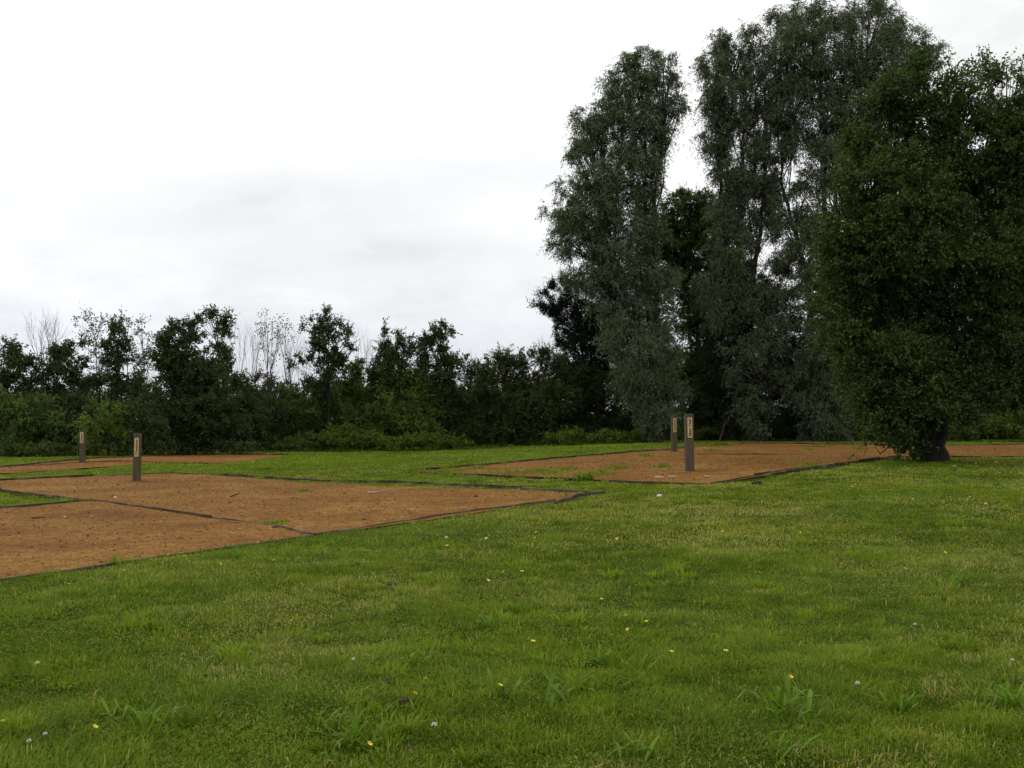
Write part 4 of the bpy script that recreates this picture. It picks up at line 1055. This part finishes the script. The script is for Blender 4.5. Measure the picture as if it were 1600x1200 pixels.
# ------------------------------------------------------------------ flowers
def buttercup_parts():
    bm = bmesh.new()
    bmesh.ops.create_cone(bm, cap_ends=False, segments=5, radius1=.0012, radius2=.0009, depth=.09, matrix=Matrix.Translation((0, 0, .045)))
    st = bpy.data.meshes.new('stem'); bm.to_mesh(st); bm.free(); st.materials.append(M['stem'])
    bm = bmesh.new()
    for q_ in range(5):
        a_ = q_ * 1.2566; R_ = Matrix.Rotation(a_, 4, 'Z')
        pr = [(0, 0), (.0045, .0022), (.009, .0055), (.0125, .0048), (.0135, 0)]
        up_ = [0, .0012, .0042, .0085, .0095]
        vs = []
        for (rr, ww), zz_ in zip(pr, up_):
            vs.append([bm.verts.new(R_ @ Vector((rr, -ww, zz_ + ww * .3))), bm.verts.new(R_ @ Vector((rr, ww + 1e-4, zz_ + ww * .3)))])
        for a2, b2 in zip(vs, vs[1:]): bm.faces.new((a2[0], b2[0], b2[1], a2[1]))
    bmesh.ops.create_icosphere(bm, subdivisions=1, radius=.0035, matrix=Matrix.Translation((0, 0, .003)))
    pt = bpy.data.meshes.new('petals'); bm.to_mesh(pt); bm.free(); pt.materials.append(M['yellow'])
    return st, pt
ST, PT = buttercup_parts()
def clover_head():
    r = np.random.default_rng(5); n = 60
    d = rdir(n, r); d[:, 2] = np.abs(d[:, 2]) * 1.1 - .25
    V_ = leaf_arrays(d * .007, unit(d + r.normal(0, .2, (n, 3))), rdir(n, r), np.full(n, .009), np.full(n, .0035))
    me_ = mesh_np('flower_head', V_, np.arange(4 * n), np.arange(n) * 4, {'tone': r.random(n)}); me_.materials.append(M['white'])
    return me_
CH = clover_head()
BUT = [(5, 1155), (147, 1162), (648, 1112), (576, 1190), (665, 1079), (781, 1093), (833, 1024), (1011, 988), (979, 975), (981, 1001), (1049, 1040), (1134, 1040), (1235, 1080), (1090, 882), (815, 912), (787, 908), (762, 926),
       (760, 855), (836, 851), (868, 871), (699, 866), (233, 884), (263, 885), (277, 881), (288, 883), (193, 906), (107, 926), (344, 893), (428, 890), (403, 857), (940, 948), (964, 856), (1331, 766), (1345, 782), (1426, 787), (1457, 798),
       (1516, 786), (1540, 798), (1574, 802), (1597, 791), (1251, 841), (1130, 845), (1250, 804), (1476, 880), (1414, 905), (885, 812), (838, 842), (656, 838), (600, 823)]
r = np.random.default_rng(77)
for q_, (px, py) in enumerate(BUT):
    p = G(px, py + 3)
    o = empty('buttercup', (p.x, p.y, float(g(p.x, p.y))), 'small yellow buttercup flower open in the grass', 'flower', 'yellow buttercups in the lawn', r.uniform(0, 6))
    s_ = r.uniform(.85, 1.3) * (1 if p.y < 9 else 1.25); o.scale = (s_, s_, s_ * .9); 
    a = bpy.data.objects.new('stem', ST); C.objects.link(a); a.parent = o
    b = bpy.data.objects.new('petals', PT); C.objects.link(b); b.parent = o; b.location = (0, 0, .09); b.rotation_euler = (r.uniform(.1, .7), r.uniform(-.4, .4), 0)
for q_, (px, py) in enumerate([(58, 1057), (70, 1168), (45, 1181), (552, 1047), (678, 1161), (697, 858), (1525, 729), (1557, 730), (1340, 1092), (1430, 992), (1492, 738), (1582, 1050)]):
    p = G(px, py + 3)
    o = empty('clover_flower', (p.x, p.y, float(g(p.x, p.y))), 'small white clover flower head in the grass', 'flower', 'white clover flowers in the lawn', r.uniform(0, 6))
    s_ = r.uniform(.9, 1.4) * (1 if p.y < 12 else 1.8); o.scale = (s_, s_, s_)
    a = bpy.data.objects.new('stem', ST); C.objects.link(a); a.parent = o; a.scale = (1, 1, .75)
    b = bpy.data.objects.new('flower_head', CH); C.objects.link(b); b.parent = o; b.location = (0, 0, .068)

# ------------------------------------------------------------------ small litter
def lump(name, px, py, size, label, cat, mat_, seed, flat=.5):
    rr = np.random.default_rng(seed); p = G(px, py)
    bm = bmesh.new(); bmesh.ops.create_icosphere(bm, subdivisions=3, radius=1)
    P = np.array([v_.co[:] for v_ in bm.verts])
    ds = 1 + .5 * (fbm(P[:, 0] * 1.8 + seed, P[:, 1] * 1.8 + P[:, 2], seed, 3) - .5) + .25 * (fbm(P[:, 0] * 6, P[:, 1] * 6 + P[:, 2] * 5, seed, 2) - .5)
    for v_, k2 in zip(bm.verts, ds): v_.co = Vector((v_.co.x * size * k2, v_.co.y * size * k2 * .8, v_.co.z * size * flat * k2))
    me_ = bpy.data.meshes.new(name); bm.to_mesh(me_); bm.free()
    o = link(name, me_, M[mat_]); o.location = (p.x, p.y, p.z + size * flat * .35 + .01); tag(o, label, cat)
    for f in me_.polygons: f.use_smooth = True
lump('soil_clod', 612, 917, .05, 'dark clod of bare soil in the turf left of the middle', 'soil clod', 'clod', 1)
lump('soil_clod', 608, 1069, .035, 'dark clod of bare soil, upper one of the pair left of the long leafed weed', 'soil clod', 'clod', 2)
lump('soil_clod', 625, 1100, .045, 'dark clod of bare soil, lower one of the pair beside the buttercup', 'soil clod', 'clod', 3)
lump('soil_clod', 1183, 757, .09, 'dark clod of earth beside the near right edge of the wide gravel bed', 'soil clod', 'clod', 4)
lump('stone', 180, 779, .03, 'small white stone on the gravel right of the grass wedge', 'stone', 'stone', 6, .8)
lump('stone', 1030, 777, .05, 'small pale stone in the grass right of the near gravel bed tip', 'stone', 'stone', 7, .6)
lump('stone', 430, 827, .05, 'brown earth lump on the dividing board of the nearest gravel bed', 'earth lump', 'clod', 8, .6)
def stick(pts, rr, label, mat_='twig'):
    P = [G(*p) for p in pts]; o_ = P[0]
    st = Sticks(); A = np.array([(p.x, p.y, float(g(p.x, p.y)) + float(lift(p.x, p.y)) + rr) for p in P])
    st.path(A, rr, rr * .7)
    o = st.build('stick', 5, M[mat_], None, (o_.x, o_.y, o_.z)); o.location = o_; tag(o, label, 'stick')
stick([(50, 812), (60, 811.4), (70, 810.5)], .010, 'short dark stick on the front gravel bed at the left', 'bark')
stick([(361, 778), (366, 776), (372, 775)], .013, 'dark curled stick in the middle of the nearest gravel bed', 'bark')
stick([(574, 772.5), (582, 772), (591, 771.5)], .018, 'pale stick near the back edge of the nearest gravel bed', 'paletwig')
stick([(1024, 749), (1037, 749.5)], .02, 'pale stick lying left of the taller right post', 'paletwig')
stick([(1044, 748.5), (1057, 748)], .02, 'pale stick lying in front of the taller right post', 'paletwig')
stick([(1100, 748), (1109, 747.5)], .02, 'pale stick near the front corner of the wide gravel bed', 'paletwig')
print('script done', round(time.time() - T0, 1))
